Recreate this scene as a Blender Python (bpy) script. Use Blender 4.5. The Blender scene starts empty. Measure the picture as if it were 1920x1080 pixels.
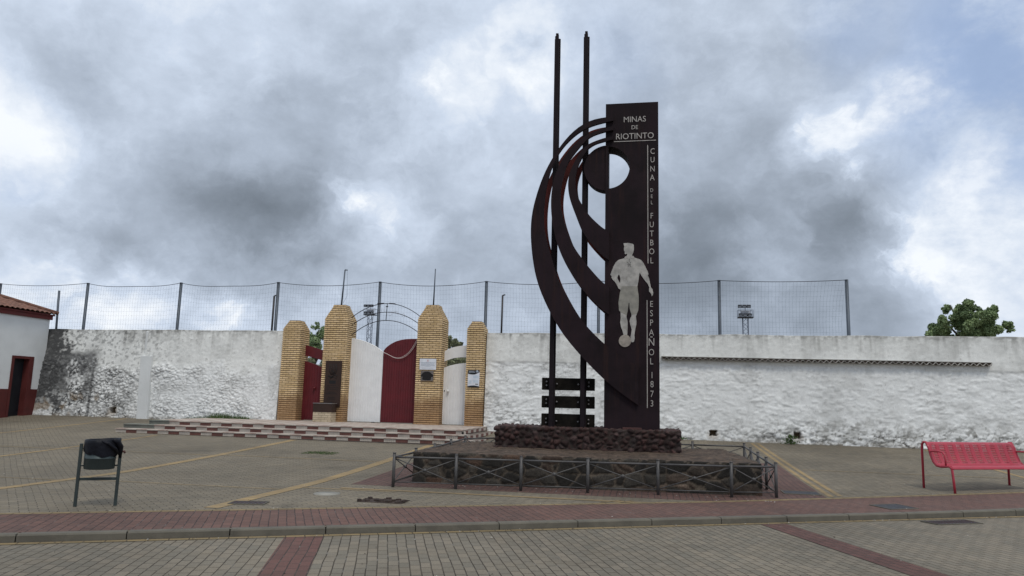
import bpy, math, random
import numpy as np
from mathutils import Vector, Matrix, Euler
from mathutils.geometry import tessellate_polygon
random.seed(7); rng = np.random.RandomState(11)
SC = bpy.context.scene; COL = SC.collection
PI = math.pi
# ------------------------------------------------------------------ camera
# world axes: X runs along the long white wall, Y towards it, Z up; the eye is 1.6 m above the road
FPX = 1387.0; TH = math.atan(210/FPX); RO = 0.025; AW = math.radians(10.5)
CAM = np.array([0, 0, 1.6])
def _w(v):
    U = np.array([math.cos(AW), -math.sin(AW), 0]); N = np.array([math.sin(AW), math.cos(AW), 0])
    return np.array([U@v, N@v, v[2]])
_f = np.array([0, math.cos(TH), math.sin(TH)]); _r = np.array([1., 0, 0]); _u = np.cross(_r, _f)
FW = _w(_f); RT = _w(math.cos(RO)*_r+math.sin(RO)*_u); UP = _w(-math.sin(RO)*_r+math.cos(RO)*_u)
cam = bpy.data.cameras.new('camera'); co = bpy.data.objects.new('camera', cam); COL.objects.link(co)
cam.sensor_width = 36; cam.lens = FPX/1920*36; cam.clip_start = .1; cam.clip_end = 5000
co.matrix_world = Matrix(((RT[0], UP[0], -FW[0], CAM[0]), (RT[1], UP[1], -FW[1], CAM[1]), (RT[2], UP[2], -FW[2], CAM[2]), (0, 0, 0, 1)))
SC.camera = co
def ray(px, py): return FW+RT*(px-960)/FPX-UP*(py-540)/FPX
def at(px, py, y):                       # the point a sight line meets on the vertical plane at distance y
    d = ray(px, py); t = y/d[1]; return CAM+t*d
# ------------------------------------------------------------------ world and sun
SC.view_settings.view_transform = 'Standard'; SC.view_settings.look = 'None'
SC.view_settings.exposure = 0.12; SC.view_settings.gamma = 1.0; SC.view_settings.use_curve_mapping = False
SUN_EL = math.radians(58); SUN_AZ = math.radians(150)      # azimuth measured from +Y towards +X: sun behind the viewer, to the right
w = bpy.data.worlds.new('World'); SC.world = w; w.use_nodes = True
nt = w.node_tree; nt.nodes.clear()
class NG:
    def __init__(s, nt): s.nt = nt
    def n(s, t, **k):
        o = s.nt.nodes.new(t)
        for a, b in k.items(): setattr(o, a, b)
        return o
    def set(s, sock, v):
        if isinstance(v, bpy.types.NodeSocket): s.nt.links.new(v, sock)
        elif isinstance(v, (tuple, list)) and len(v) == 3 and sock.type == 'RGBA': sock.default_value = (*v, 1)
        else: sock.default_value = v
    def m(s, op, a, b=0.0, c=0.0, clamp=False):
        o = s.n('ShaderNodeMath', operation=op, use_clamp=clamp)
        for i, v in enumerate((a, b, c)): s.set(o.inputs[i], v)
        return o.outputs[0]
    def vm(s, op, a, b=None, sc=None):
        o = s.n('ShaderNodeVectorMath', operation=op); s.set(o.inputs[0], a)
        if b is not None: s.set(o.inputs[1], b)
        if sc is not None: s.set(o.inputs[3], sc)
        return o.outputs['Value'] if op in ('DISTANCE', 'DOT_PRODUCT', 'LENGTH') else o.outputs['Vector']
    def noise(s, vec, scale, detail=4, rough=.55, dist=0):
        o = s.n('ShaderNodeTexNoise'); s.set(o.inputs['Vector'], vec); o.inputs['Scale'].default_value = scale
        o.inputs['Detail'].default_value = detail; o.inputs['Roughness'].default_value = rough; o.inputs['Distortion'].default_value = dist
        return o
    def mr(s, v, a, b, c=0., d=1., smooth=True):
        o = s.n('ShaderNodeMapRange'); o.interpolation_type = 'SMOOTHSTEP' if smooth else 'LINEAR'
        for i, x in enumerate((v, a, b, c, d)): s.set(o.inputs[i], x)
        return o.outputs[0]
    def mix(s, f, a, b, mode='MIX'):
        o = s.n('ShaderNodeMix', data_type='RGBA', blend_type=mode)
        s.set(o.inputs['Factor'], f); s.set(o.inputs[6], a); s.set(o.inputs[7], b); return o.outputs[2]
    def ramp(s, f, stops):
        o = s.n('ShaderNodeValToRGB'); s.set(o.inputs[0], f); e = o.color_ramp.elements
        while len(e) < len(stops): e.new(0.5)
        for i, (p, c) in enumerate(stops): e[i].position = p; e[i].color = (*c, 1)
        return o.outputs[0]
g = NG(nt)
sky = g.n('ShaderNodeTexSky', sky_type='NISHITA'); sky.sun_disc = False
sky.sun_elevation = SUN_EL; sky.sun_rotation = SUN_AZ; sky.dust_density = 1.5
tc = g.n('ShaderNodeTexCoord').outputs['Generated']
dirn = g.vm('NORMALIZE', tc)
def warp(vec, sc_, det, amt):
    n = g.noise(vec, sc_, det, .6); return g.vm('ADD', vec, g.vm('SCALE', g.vm('SUBTRACT', n.outputs['Color'], (.5, .5, .5)), sc=amt))
wd = warp(warp(dirn, 3.5, 5, .13), 11., 5, .06); wd2 = warp(wd, 26., 5, .035)
# soft masses of cloud: (x, y of the photo's sky direction, radius, amount)
SOFT = [(900, 620, 420, -.12), (1500, 640, 330, -.13), (620, 560, 200, -.06), (1230, 560, 180, -.05), (490, 400, 165, -.20), (470, 350, 370, -.13), (1370, 430, 200, -.15), (1330, 300, 340, -.12), (1270, 510, 150, -.08), (1420, 240, 200, -.05), (330, 490, 220, -.10), (620, 520, 260, -.05), (930, 570, 330, -.06), (1500, 590, 280, -.13),
      (230, 270, 220, -.06), (150, 110, 110, -.12), (1640, 430, 120, -.12), (640, 130, 240, -.06), (1740, 560, 120, -.05), (1080, 250, 160, -.03),
      (485, 290, 80, .13), (20, 150, 190, .07), (330, 70, 170, .12), (20, 290, 140, .09), (930, 150, 130, .07), (700, 400, 130, .07), (1430, 520, 110, .10), (1460, 400, 110, .07), (830, 330, 150, .05), (1100, 60, 170, .04)]
PUFF = [(985, 122, 75, 1.), (820, 195, 75, .62), (870, 150, 60, .5), (760, 240, 60, .4), (1560, 235, 75, 1.), (1640, 235, 90, .75), (1700, 150, 75, .8), (1600, 300, 55, .7), (1790, 440, 115, 1.), (1870, 400, 120, 1.), (1870, 520, 120, .8), (1760, 370, 60, .6),
        (120, 500, 65, .95), (235, 575, 100, 1.), (45, 560, 75, .6), (665, 385, 62, .72), (720, 430, 90, .45), (560, 470, 60, .3), (430, 600, 90, .7), (620, 595, 80, .5), (1430, 500, 70, .45), (50, 230, 90, .55), (1500, 470, 40, .4)]
def field(L, vec, sm):
    f = None
    for (x, y, r, a) in L:
        d = ray(x, y); d = d/np.linalg.norm(d); rr = r/FPX
        v = g.mr(g.vm('DISTANCE', vec, tuple(float(c) for c in d)), rr*1.35, 0., 0., a, smooth=sm); f = v if f is None else g.m('ADD' if sm else 'MAXIMUM', f, v)
    return f
sep = g.n('ShaderNodeSeparateXYZ'); g.set(sep.inputs[0], dirn); dz = sep.outputs[2]
flat = g.vm('MULTIPLY', dirn, (1, 1, 1.5))
fb = g.noise(flat, 3.0, 8, .58); fb2 = g.noise(flat, 9.0, 10, .62); fb3 = g.noise(wd2, 17.0, 8, .62)
val = g.m('ADD', field(SOFT, wd, True), .645)
val = g.m('ADD', val, g.m('MULTIPLY', g.m('SUBTRACT', fb.outputs[0], .5), .46))
val = g.m('ADD', val, g.m('MULTIPLY', g.m('SUBTRACT', fb2.outputs[0], .5), .40))
puff = g.m('ADD', field(PUFF, wd2, False), g.m('MULTIPLY', g.m('SUBTRACT', fb3.outputs[0], .5), .95))
pm = g.mr(puff, .33, .66); inner = g.m('ADD', .80, g.m('MULTIPLY', g.m('SUBTRACT', fb3.outputs[0], .5), -.0))
inner = g.m('ADD', .82, g.m('MULTIPLY', g.m('SUBTRACT', fb2.outputs[0], .5), 1.1))
rim = g.m('MULTIPLY', g.mr(puff, -.1, .45), .13)
val = g.m('ADD', val, rim)
mx = g.n('ShaderNodeMix', data_type='FLOAT'); g.set(mx.inputs[0], g.m('MULTIPLY', pm, .80)); g.set(mx.inputs[2], val); g.set(mx.inputs[3], inner); val = mx.outputs[0]
val = g.m('ADD', g.m('MULTIPLY', g.m('SUBTRACT', val, .55), 1.08), .545)
val = g.m('ADD', val, g.mr(dz, .55, .95, 0, .16))
ccol = g.ramp(val, [(.08, (.15, .178, .215)), (.28, (.242, .283, .342)), (.50, (.405, .468, .565)), (.68, (.575, .655, .78)), (.9, (.86, .90, .95))])
ccol = g.vm('SCALE', ccol, sc=10.0)
bl = None
for (x, y, r, a) in [(1850, 90, 230, 1.), (1600, 10, 120, .6), (1900, 250, 130, .8), (1590, 90, 90, .3), (20, 300, 60, .35), (1180, 110, 120, .25)]:
    d = ray(x, y); d = d/np.linalg.norm(d); rr = r/FPX
    s = g.mr(g.vm('DISTANCE', wd, tuple(float(c) for c in d)), rr*1.2, rr*.2, 0., a)
    bl = s if bl is None else g.m('MAXIMUM', bl, s)
bl = g.m('MULTIPLY', bl, g.mr(fb2.outputs[0], .68, .38, .35, 1.))
skyc = g.mix(.22, g.vm('SCALE', sky.outputs[0], sc=1.0), (4.3, 5.6, 8.4))
skyb = g.mix(g.m('MULTIPLY', bl, .8), ccol, g.mix(.5, skyc, (3.6, 4.9, 7.6)))
bg = g.n('ShaderNodeBackground'); g.set(bg.inputs[0], skyb); bg.inputs[1].default_value = .1
out = g.n('ShaderNodeOutputWorld'); nt.links.new(bg.outputs[0], out.inputs[0])
sl = bpy.data.lights.new('sun', 'SUN'); sl.energy = 1.3; sl.angle = math.radians(14); sl.color = (1, .95, .87)
so = bpy.data.objects.new('sun', sl); COL.objects.link(so)
sd = Vector((math.sin(SUN_AZ)*math.cos(SUN_EL), math.cos(SUN_AZ)*math.cos(SUN_EL), math.sin(SUN_EL)))
so.rotation_euler = sd.to_track_quat('Z', 'Y').to_euler(); so.location = (10, -10, 30)

# ------------------------------------------------------------------ materials
MATS = {}
def mat(name, col, rough=.7, metal=0., var=.15, vscale=3., bump=.0, bscale=40., spots=None, coat=0., spec=.35, streak=None):
    if name in MATS: return MATS[name]
    m = bpy.data.materials.new(name); m.use_nodes = True; n = m.node_tree; n.nodes.clear(); q = NG(n)
    P = q.n('ShaderNodeBsdfPrincipled'); o = q.n('ShaderNodeOutputMaterial'); n.links.new(P.outputs[0], o.inputs[0])
    v = q.n('ShaderNodeTexCoord').outputs['Object']
    a = q.noise(v, vscale, 6, .6).outputs[0]
    c = q.mix(q.mr(a, .3, .7), tuple(x*(1-var) for x in col), tuple(min(1, x*(1+var)) for x in col))
    if streak:
        sv = q.vm('MULTIPLY', v, (9., 9., .55)); c = q.mix(q.mr(q.noise(sv, 1.0, 6, .7).outputs[0], .50, .72, 0, .6), c, streak)
        c = q.mix(q.mr(q.noise(v, 1.1, 6, .65).outputs[0], .48, .62, 0, .4), c, tuple(x*1.7 for x in col))
    if spots:
        sc_, amt, scl, lo = spots
        c = q.mix(q.mr(q.noise(v, scl, 8, .7).outputs[0], lo, lo+.12, 0, amt), c, sc_)
    q.set(P.inputs['Base Color'], c); P.inputs['Metallic'].default_value = metal
    q.set(P.inputs['Roughness'], q.mr(a, .3, .7, max(0, rough-.08), min(1, rough+.08)))
    P.inputs['Specular IOR Level'].default_value = spec
    if coat: P.inputs['Coat Weight'].default_value = coat
    if bump:
        b = q.n('ShaderNodeBump'); b.inputs['Distance'].default_value = bump; b.inputs['Strength'].default_value = .8
        q.set(b.inputs['Height'], q.noise(v, bscale, 5, .6).outputs[0]); n.links.new(b.outputs[0], P.inputs['Normal'])
    MATS[name] = m; return m
def vcol_mat(name, rough=.85, fine=60., famt=.25, bump=.004, spec=.3, speck=0.):
    m = bpy.data.materials.new(name); m.use_nodes = True; n = m.node_tree; n.nodes.clear(); q = NG(n)
    P = q.n('ShaderNodeBsdfPrincipled'); o = q.n('ShaderNodeOutputMaterial'); n.links.new(P.outputs[0], o.inputs[0])
    v = q.n('ShaderNodeTexCoord').outputs['Object']
    at_ = q.n('ShaderNodeAttribute', attribute_name='Col')
    f = q.noise(v, fine, 5, .65).outputs[0]; f2 = q.noise(v, fine*.2, 6, .65).outputs[0]
    k = q.m('MULTIPLY', q.mr(f, .25, .75, 1-famt, 1+famt), q.mr(f2, .25, .75, 1-famt*.6, 1+famt*.6))
    if speck:
        w1 = q.mr(q.noise(v, 22, 6, .7).outputs[0], .60, .68, 0, speck); w2 = q.mr(q.noise(v, 1.6, 4, .6).outputs[0], .42, .62, .15, 1.)
        k = q.m('MULTIPLY', k, q.m('SUBTRACT', 1., q.m('MULTIPLY', w1, w2)))
    q.set(P.inputs['Base Color'], q.vm('SCALE', at_.outputs['Color'], sc=k)); P.inputs['Roughness'].default_value = rough
    P.inputs['Specular IOR Level'].default_value = spec
    b = q.n('ShaderNodeBump'); b.inputs['Distance'].default_value = bump; b.inputs['Strength'].default_value = .7
    q.set(b.inputs['Height'], f); n.links.new(b.outputs[0], P.inputs['Normal'])
    MATS[name] = m; return m
def paver(name, c1, c2, mortar, ang, bw=.2, rh=.1, ms=.006, dirt=.35, tint=(.165, .134, .092), rough=.85, edge=None):
    m = bpy.data.materials.new(name); m.use_nodes = True; n = m.node_tree; n.nodes.clear(); q = NG(n)
    P = q.n('ShaderNodeBsdfPrincipled'); o = q.n('ShaderNodeOutputMaterial'); n.links.new(P.outputs[0], o.inputs[0])
    g_ = q.n('ShaderNodeNewGeometry').outputs['Position']
    r = q.n('ShaderNodeVectorRotate', rotation_type='Z_AXIS'); q.set(r.inputs[0], g_); r.inputs['Angle'].default_value = -ang
    wv = q.vm('ADD', r.outputs[0], q.vm('SCALE', q.vm('SUBTRACT', q.noise(g_, 1.1, 3).outputs['Color'], (.5, .5, .5)), sc=.035))
    t = q.n('ShaderNodeTexBrick'); q.set(t.inputs['Vector'], wv); t.inputs['Scale'].default_value = 1
    t.inputs['Brick Width'].default_value = bw; t.inputs['Row Height'].default_value = rh; t.inputs['Mortar Size'].default_value = ms
    t.inputs['Mortar Smooth'].default_value = .3; t.offset = .5; t.inputs['Bias'].default_value = 0.
    q.set(t.inputs['Color1'], c1); q.set(t.inputs['Color2'], c2); q.set(t.inputs['Mortar'], mortar)
    big = q.noise(g_, .35, 6, .6).outputs[0]; mid = q.noise(g_, 2.3, 6, .65).outputs[0]; fi = q.noise(g_, 70, 4, .6).outputs[0]
    c = t.outputs['Color']
    mm = q.mr(q.noise(g_, 6., 5, .6).outputs[0], .53, .72, 0, .45)
    c = q.mix(q.m('MULTIPLY', t.outputs['Fac'], mm), c, (.30, .29, .26))          # pale sand left in some joints
    c = q.mix(q.mr(mid, .42, .75, 0, dirt), c, tint)
    st_ = q.mr(q.noise(g_, .9, 7, .7).outputs[0], .56, .70, 1., .78)
    k = q.m('MULTIPLY', q.m('MULTIPLY', st_, q.mr(big, .3, .7, .82, 1.18)), q.mr(fi, .25, .75, .86, 1.14))
    q.set(P.inputs['Base Color'], q.vm('SCALE', c, sc=k)); P.inputs['Roughness'].default_value = rough
    P.inputs['Specular IOR Level'].default_value = .25
    b = q.n('ShaderNodeBump'); b.inputs['Distance'].default_value = .006; b.inputs['Strength'].default_value = .8
    q.set(b.inputs['Height'], q.m('ADD', q.m('MULTIPLY', t.outputs['Fac'], -1.), q.m('MULTIPLY', fi, .35)))
    n.links.new(b.outputs[0], P.inputs['Normal']); MATS[name] = m; return m
def brick_mat(name, c1, c2, mortar, bw=.215, rh=.068, dirt=True):
    m = bpy.data.materials.new(name); m.use_nodes = True; n = m.node_tree; n.nodes.clear(); q = NG(n)
    P = q.n('ShaderNodeBsdfPrincipled'); o = q.n('ShaderNodeOutputMaterial'); n.links.new(P.outputs[0], o.inputs[0])
    v = q.n('ShaderNodeTexCoord').outputs['Object']; s = q.n('ShaderNodeSeparateXYZ'); q.set(s.inputs[0], v)
    cb = q.n('ShaderNodeCombineXYZ'); q.set(cb.inputs[0], q.m('ADD', s.outputs[0], s.outputs[1])); q.set(cb.inputs[1], s.outputs[2])
    t = q.n('ShaderNodeTexBrick'); q.set(t.inputs['Vector'], cb.outputs[0]); t.inputs['Scale'].default_value = 1
    t.inputs['Brick Width'].default_value = bw; t.inputs['Row Height'].default_value = rh; t.inputs['Mortar Size'].default_value = .006
    t.inputs['Mortar Smooth'].default_value = .1; t.offset = .5
    q.set(t.inputs['Color1'], c1); q.set(t.inputs['Color2'], c2); q.set(t.inputs['Mortar'], mortar)
    c = t.outputs['Color']; ns = q.noise(v, 2.5, 6, .65).outputs[0]
    if dirt:                                                                        # rust-brown rising damp at the foot of the piers
        dz_ = q.m('ADD', s.outputs[2], q.m('MULTIPLY', q.m('SUBTRACT', ns, .5), 1.1))
        c = q.mix(q.mr(dz_, 1.15, .45, 0, .72), c, (.27, .135, .055))
    k = q.m('MULTIPLY', q.mr(ns, .3, .7, .85, 1.12), q.mr(q.noise(v, 60, 4, .6).outputs[0], .25, .75, .88, 1.12))
    q.set(P.inputs['Base Color'], q.vm('SCALE', c, sc=k)); P.inputs['Roughness'].default_value = .85
    b = q.n('ShaderNodeBump'); b.inputs['Distance'].default_value = .006
    q.set(b.inputs['Height'], q.m('MULTIPLY', t.outputs['Fac'], -1.)); n.links.new(b.outputs[0], P.inputs['Normal'])
    MATS[name] = m; return m
def leaf_mat(name, c1, c2):
    m = bpy.data.materials.new(name); m.use_nodes = True; n = m.node_tree; n.nodes.clear(); q = NG(n)
    P = q.n('ShaderNodeBsdfPrincipled'); o = q.n('ShaderNodeOutputMaterial'); n.links.new(P.outputs[0], o.inputs[0])
    at_ = q.n('ShaderNodeAttribute', attribute_name='Col'); s = q.n('ShaderNodeSeparateColor'); q.set(s.inputs[0], at_.outputs['Color'])
    q.set(P.inputs['Base Color'], q.mix(s.outputs[0], c1, c2)); P.inputs['Roughness'].default_value = .6
    P.inputs['Specular IOR Level'].default_value = .3
    MATS[name] = m; return m

ROAD_ANG = math.radians(90+19.9); KA = math.atan2(6.36, 12.45)
paver('road pavers', (.190, .163, .124), (.146, .131, .103), (.045, .036, .026), ROAD_ANG)
paver('road red pavers', (.128, .064, .053), (.100, .052, .044), (.045, .035, .03), ROAD_ANG, tint=(.09, .06, .05))
paver('plaza pavers', (.186, .158, .115), (.142, .124, .094), (.045, .036, .026), math.radians(45), dirt=.3)
paver('sidewalk red pavers', (.142, .078, .062), (.108, .063, .052), (.045, .032, .03), KA+PI/2, tint=(.10, .07, .06))
paver('yellow pavers', (.25, .185, .095), (.19, .145, .08), (.06, .045, .03), KA, tint=(.16, .13, .08))
paver('yellow plaza pavers', (.30, .215, .105), (.25, .18, .095), (.10, .08, .05), PI/2, rh=9.7, tint=(.145, .125, .09), dirt=.5)
paver('yellow cross pavers', (.215, .165, .098), (.185, .145, .09), (.10, .08, .05), 0, rh=9.7, tint=(.14, .12, .088), dirt=.85)
paver('apron red pavers', (.125, .070, .058), (.10, .058, .050), (.04, .03, .03), PI/2, tint=(.10, .075, .06))
mat('kerb concrete', (.115, .104, .082), .85, var=.18, vscale=4, bump=.003, bscale=60, spots=((.07, .065, .05), .5, 5, .6))
mat('corten', (.014, .0085, .0105), .8, 0, var=.4, vscale=1.6, spec=.14, streak=(.034, .016, .013), spots=((.034, .013, .011), .35, 3, .62))
mat('corten red', (.085, .020, .017), .8, 0, spec=.15, var=.3, vscale=2)
mat('rail steel', (.012, .008, .010), .75, 0, spec=.15, var=.3)
mat('letter steel', (.36, .33, .30), .5, .25, var=.15, vscale=8)
mat('figure steel', (.36, .34, .31), .55, .25, var=.22, vscale=7, spots=((.22, .20, .17), .5, 9, .55))
mat('figure shorts', (.25, .235, .20), .55, .25, var=.2, vscale=7)
mat('figure ball', (.30, .26, .22), .55, .25, var=.25, vscale=12)
mat('dark line', (.06, .055, .05), .7)
mat('sleeper wood', (.012, .010, .008), .9, var=.5, spec=.1, vscale=5, bump=.006, bscale=25)
mat('bolt steel', (.16, .15, .15), .45, .6)
mat('rail grey', (.082, .078, .076), .5, .2, var=.2, vscale=6)
mat('rail rust', (.07, .03, .026), .7, .1)
mat('bin green', (.035, .046, .045), .5, .2, var=.2, vscale=6)
mat('bin panel', (.050, .066, .066), .45, .3, var=.12)
mat('bin bag', (.004, .0045, .008), .5, 0, spec=.22, var=.3, vscale=10, bump=.01, bscale=14)
mat('bench red', (.36, .028, .048), .42, 0, var=.10, vscale=3, coat=.2)
mat('gate white', (.76, .76, .75), .5, 0, var=.05, spots=((.42, .38, .32), .35, 4, .64))
mat('gate red', (.105, .010, .014), .5, 0, var=.15, spots=((.06, .02, .02), .4, 5, .6))
mat('post grey', (.085, .10, .12), .5, .4, var=.2)
mat('post brown', (.05, .045, .045), .6, .3)
mat('net cord', (.09, .10, .12), .8)
mat('wire iron', (.03, .028, .035), .6, .3)
mat('wire pale', (.30, .25, .26), .6)
mat('cable pale', (.5, .42, .40), .7)
mat('plaque brown', (.040, .022, .016), .55, .3, var=.15)
mat('plaque dark', (.012, .010, .010), .5, .2)
mat('plaque steel', (.20, .17, .15), .35, .7, var=.25)
mat('sign white', (.66, .68, .72), .4)
mat('sign black', (.012, .012, .014), .4)
mat('sign grey', (.33, .37, .42), .5)
mat('sign blue', (.45, .55, .63), .5)
mat('sign red', (.4, .03, .03), .5)
mat('bowl rim', (.22, .20, .19), .4, .5)
mat('wall white', (.60, .61, .60), .85, var=.06, vscale=1.2, bump=.004, bscale=25, spots=((.38, .38, .36), .4, 2.2, .6))
mat('dado red', (.085, .016, .014), .7, var=.15, spots=((.05, .02, .02), .5, 4, .6))
mat('door dark', (.008, .009, .012), .5)
mat('fascia red', (.11, .02, .018), .7)
mat('roof tile', (.17, .085, .06), .85, var=.35, vscale=9, bump=.005, bscale=30, spots=((.06, .045, .04), .5, 6, .55))
mat('tile ledge', (.34, .325, .295), .9, var=.25, vscale=8, spots=((.10, .09, .08), .5, 6, .55))
mat('tile white', (.45, .40, .345), .6, var=.12, vscale=6, spots=((.35, .30, .25), .4, 9, .58))
mat('tile red', (.15, .062, .050), .6, var=.2, vscale=6, spots=((.25, .18, .15), .35, 9, .62))
mat('tile cream worn', (.44, .385, .33), .7, var=.12, vscale=3, spots=((.36, .30, .25), .4, 7, .58))
mat('tile rose worn', (.33, .25, .21), .7, var=.2, vscale=3, spots=((.45, .39, .33), .6, 6, .5))
mat('tile grout', (.16, .13, .11), .9)
mat('step grey', (.17, .175, .15), .9, var=.2, bump=.004)
mat('bark', (.06, .045, .035), .9, var=.3)
mat('litter pale', (.42, .40, .36), .8)
mat('litter dark', (.05, .04, .03), .9)
mat('iron cover', (.030, .030, .036), .55, .5, var=.3, vscale=12, bump=.004, bscale=50)
mat('concrete pale', (.26, .25, .22), .9, var=.2, bump=.003)
mat('rubble and shade dark', (.05, .035, .028), .95, var=.4, vscale=14, bump=.01)
mat('drain dark', (.008, .007, .006), .95)
mat('lamp dark', (.02, .022, .03), .5)
mat('lamp glass', (.30, .33, .38), .3)
mat('mast grey', (.12, .14, .18), .6, .3)
mat('panel pale', (.42, .44, .48), .6)
brick_mat('pier brick', (.74, .54, .31), (.60, .42, .21), (.14, .085, .045))
brick_mat('plinth brick', (.52, .43, .30), (.46, .37, .25), (.25, .2, .14), dirt=False)
mat('brick joint', (.085, .055, .032), .95)
vcol_mat('masonry lower', .85, 45, .45, .006); vcol_mat('masonry upper', .85, 50, .35, .006); vcol_mat('whitewash', .9, 40, .08, .005, .2, .55)
leaf_mat('leaves', (.085, .135, .055), (.33, .42, .20)); leaf_mat('leaves olive', (.09, .10, .05), (.28, .30, .17)); leaf_mat('grass blades', (.025, .05, .014), (.09, .14, .04))

# ------------------------------------------------------------------ helpers
class MB:
    def __init__(s): s.v = []; s.f = []; s.sm = []; s.mi = []; s.mats = []
    def add(s, vs, fs, smooth=False, mi=0):
        b = len(s.v); s.v += [tuple(map(float, p)) for p in vs]; s.f += [tuple(b+i for i in f) for f in fs]
        s.sm += [smooth]*len(fs); s.mi += [mi]*len(fs); return s
    def box(s, x0, x1, y0, y1, z0, z1, M=None, bev=0., mi=0):
        if bev > 0:
            b = bev; vs = []; fs = []
            for z, i in ((z0, b), (z0+b, 0), (z1-b, 0), (z1, b)):
                X0, X1, Y0, Y1 = x0+i, x1-i, y0+i, y1-i; c = b if i == 0 else b*.4
                vs += [(X0+c, Y0, z), (X1-c, Y0, z), (X1, Y0+c, z), (X1, Y1-c, z), (X1-c, Y1, z), (X0+c, Y1, z), (X0, Y1-c, z), (X0, Y0+c, z)]
            for k in range(3):
                for j in range(8): a = k*8; fs.append((a+j, a+(j+1) % 8, a+8+(j+1) % 8, a+8+j))
            fs += [tuple(range(7, -1, -1)), tuple(range(24, 32))]
        else:
            vs = [(x, y, z) for z in (z0, z1) for x, y in ((x0, y0), (x1, y0), (x1, y1), (x0, y1))]
            fs = [(3, 2, 1, 0), (4, 5, 6, 7), (0, 1, 5, 4), (1, 2, 6, 5), (2, 3, 7, 6), (3, 0, 4, 7)]
        if M: vs = [tuple(M@Vector(p)) for p in vs]
        return s.add(vs, fs, False, mi)
    def tube(s, pts, r, n=8, cap=True, flat=None, mi=0, smooth=True):
        pts = [Vector(p) for p in pts]; rs = r if isinstance(r, (list, tuple)) else [r]*len(pts); vs = []; fs = []
        ref = None
        for i, p in enumerate(pts):
            d = (pts[min(i+1, len(pts)-1)]-pts[max(i-1, 0)]).normalized()
            if ref is None: ref = Vector((0, 0, 1)) if abs(d.z) < .9 else Vector((1, 0, 0))
            a = ref-d*ref.dot(d); a.normalize(); ref = a; b = d.cross(a)
            for k in range(n):
                t = 2*PI*(k+.5)/n; vs.append(p+a*math.cos(t)*rs[i]*(flat or 1)+b*math.sin(t)*rs[i])
        for i in range(len(pts)-1):
            for k in range(n): fs.append((i*n+k, i*n+(k+1) % n, (i+1)*n+(k+1) % n, (i+1)*n+k))
        if cap: fs += [tuple(range(n-1, -1, -1)), tuple(range((len(pts)-1)*n, len(pts)*n))]
        return s.add(vs, fs, smooth and n > 4, mi)
    def prism(s, poly, y0, y1, holes=(), mi=0):            # outline in x,z; solid between y0 (front) and y1
        loops = [list(poly)]+[list(h) for h in holes]; pts = [p for l in loops for p in l]; n = len(pts)
        tri = tessellate_polygon([[Vector((p[0], p[1], 0)) for p in l] for l in loops])
        vs = [(p[0], y0, p[1]) for p in pts]+[(p[0], y1, p[1]) for p in pts]; fs = []
        for t in tri:
            a, b, c = [pts[i] for i in t]; o = (b[0]-a[0])*(c[1]-a[1])-(b[1]-a[1])*(c[0]-a[0])
            t = t if o > 0 else t[::-1]; fs.append(tuple(t)); fs.append(tuple(n+i for i in t[::-1]))
        k = 0
        for li, l in enumerate(loops):
            A = sum(l[i][0]*l[(i+1) % len(l)][1]-l[(i+1) % len(l)][0]*l[i][1] for i in range(len(l)))
            for i in range(len(l)):
                a, b = k+i, k+(i+1) % len(l)
                q = (a, n+a, n+b, b); fs.append(q if (A > 0) == (li == 0) else q[::-1])
            k += len(l)
        return s.add(vs, fs, False, mi)
    def lathe(s, prof, n=24, c=(0, 0, 0), mi=0):
        vs = [(c[0]+r*math.cos(2*PI*k/n), c[1]+r*math.sin(2*PI*k/n), c[2]+z) for r, z in prof for k in range(n)]
        fs = [(i*n+k, i*n+(k+1) % n, (i+1)*n+(k+1) % n, (i+1)*n+k) for i in range(len(prof)-1) for k in range(n)]
        return s.add(vs, fs, True, mi)
    def sphere(s, c, r, n=10, sz=(1, 1, 1)):
        prof = [(max(1e-4, math.sin(PI*i/n)), -math.cos(PI*i/n)) for i in range(n+1)]; m = n*2
        vs = [(c[0]+r*a*math.cos(2*PI*k/m)*sz[0], c[1]+r*a*math.sin(2*PI*k/m)*sz[1], c[2]+r*z*sz[2]) for a, z in prof for k in range(m)]
        fs = [(i*m+k, i*m+(k+1) % m, (i+1)*m+(k+1) % m, (i+1)*m+k) for i in range(n) for k in range(m)]
        return s.add(vs, fs, True)
    def build(s, name, m, parent=None, world=True, loc=None, kind=None, col=None):
        me = bpy.data.meshes.new(name); o = bpy.data.objects.new(name, me); COL.objects.link(o)
        L = Vector((0, 0, 0)); root = parent
        while root is not None: L += root.location; root = root.parent
        if loc is not None and parent is None: L = Vector(loc); o.location = L
        vs = [tuple(Vector(p)-L) for p in s.v] if world else s.v
        me.from_pydata(vs, [], s.f); me.polygons.foreach_set('use_smooth', s.sm)
        for x in (m if isinstance(m, (list, tuple)) else [m]): me.materials.append(MATS[x])
        if isinstance(m, (list, tuple)): me.polygons.foreach_set('material_index', s.mi)
        if col is not None:
            a = me.color_attributes.new('Col', 'FLOAT_COLOR', 'POINT'); c4 = np.ones((len(vs), 4), np.float32); c4[:, :3] = col; a.data.foreach_set('color', c4.ravel())
        me.update()
        if parent is not None: o.parent = parent
        if kind: o['kind'] = kind
        return o
def tag(o, label, cat, group=None):
    o['label'] = label; o['category'] = cat
    if group: o['group'] = group
    return o
def thing(name, label, cat, loc, group=None, rz=0.):
    o = bpy.data.objects.new(name, None); COL.objects.link(o); o.location = loc; o.rotation_euler.z = rz; o.empty_display_size = .2
    bpy.context.view_layer.update(); return tag(o, label, cat, group)
def copy_tree(o, parent=None):
    c = o.copy(); COL.objects.link(c); c.parent = parent
    for ch in list(o.children): copy_tree(ch, c)
    return c
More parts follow.
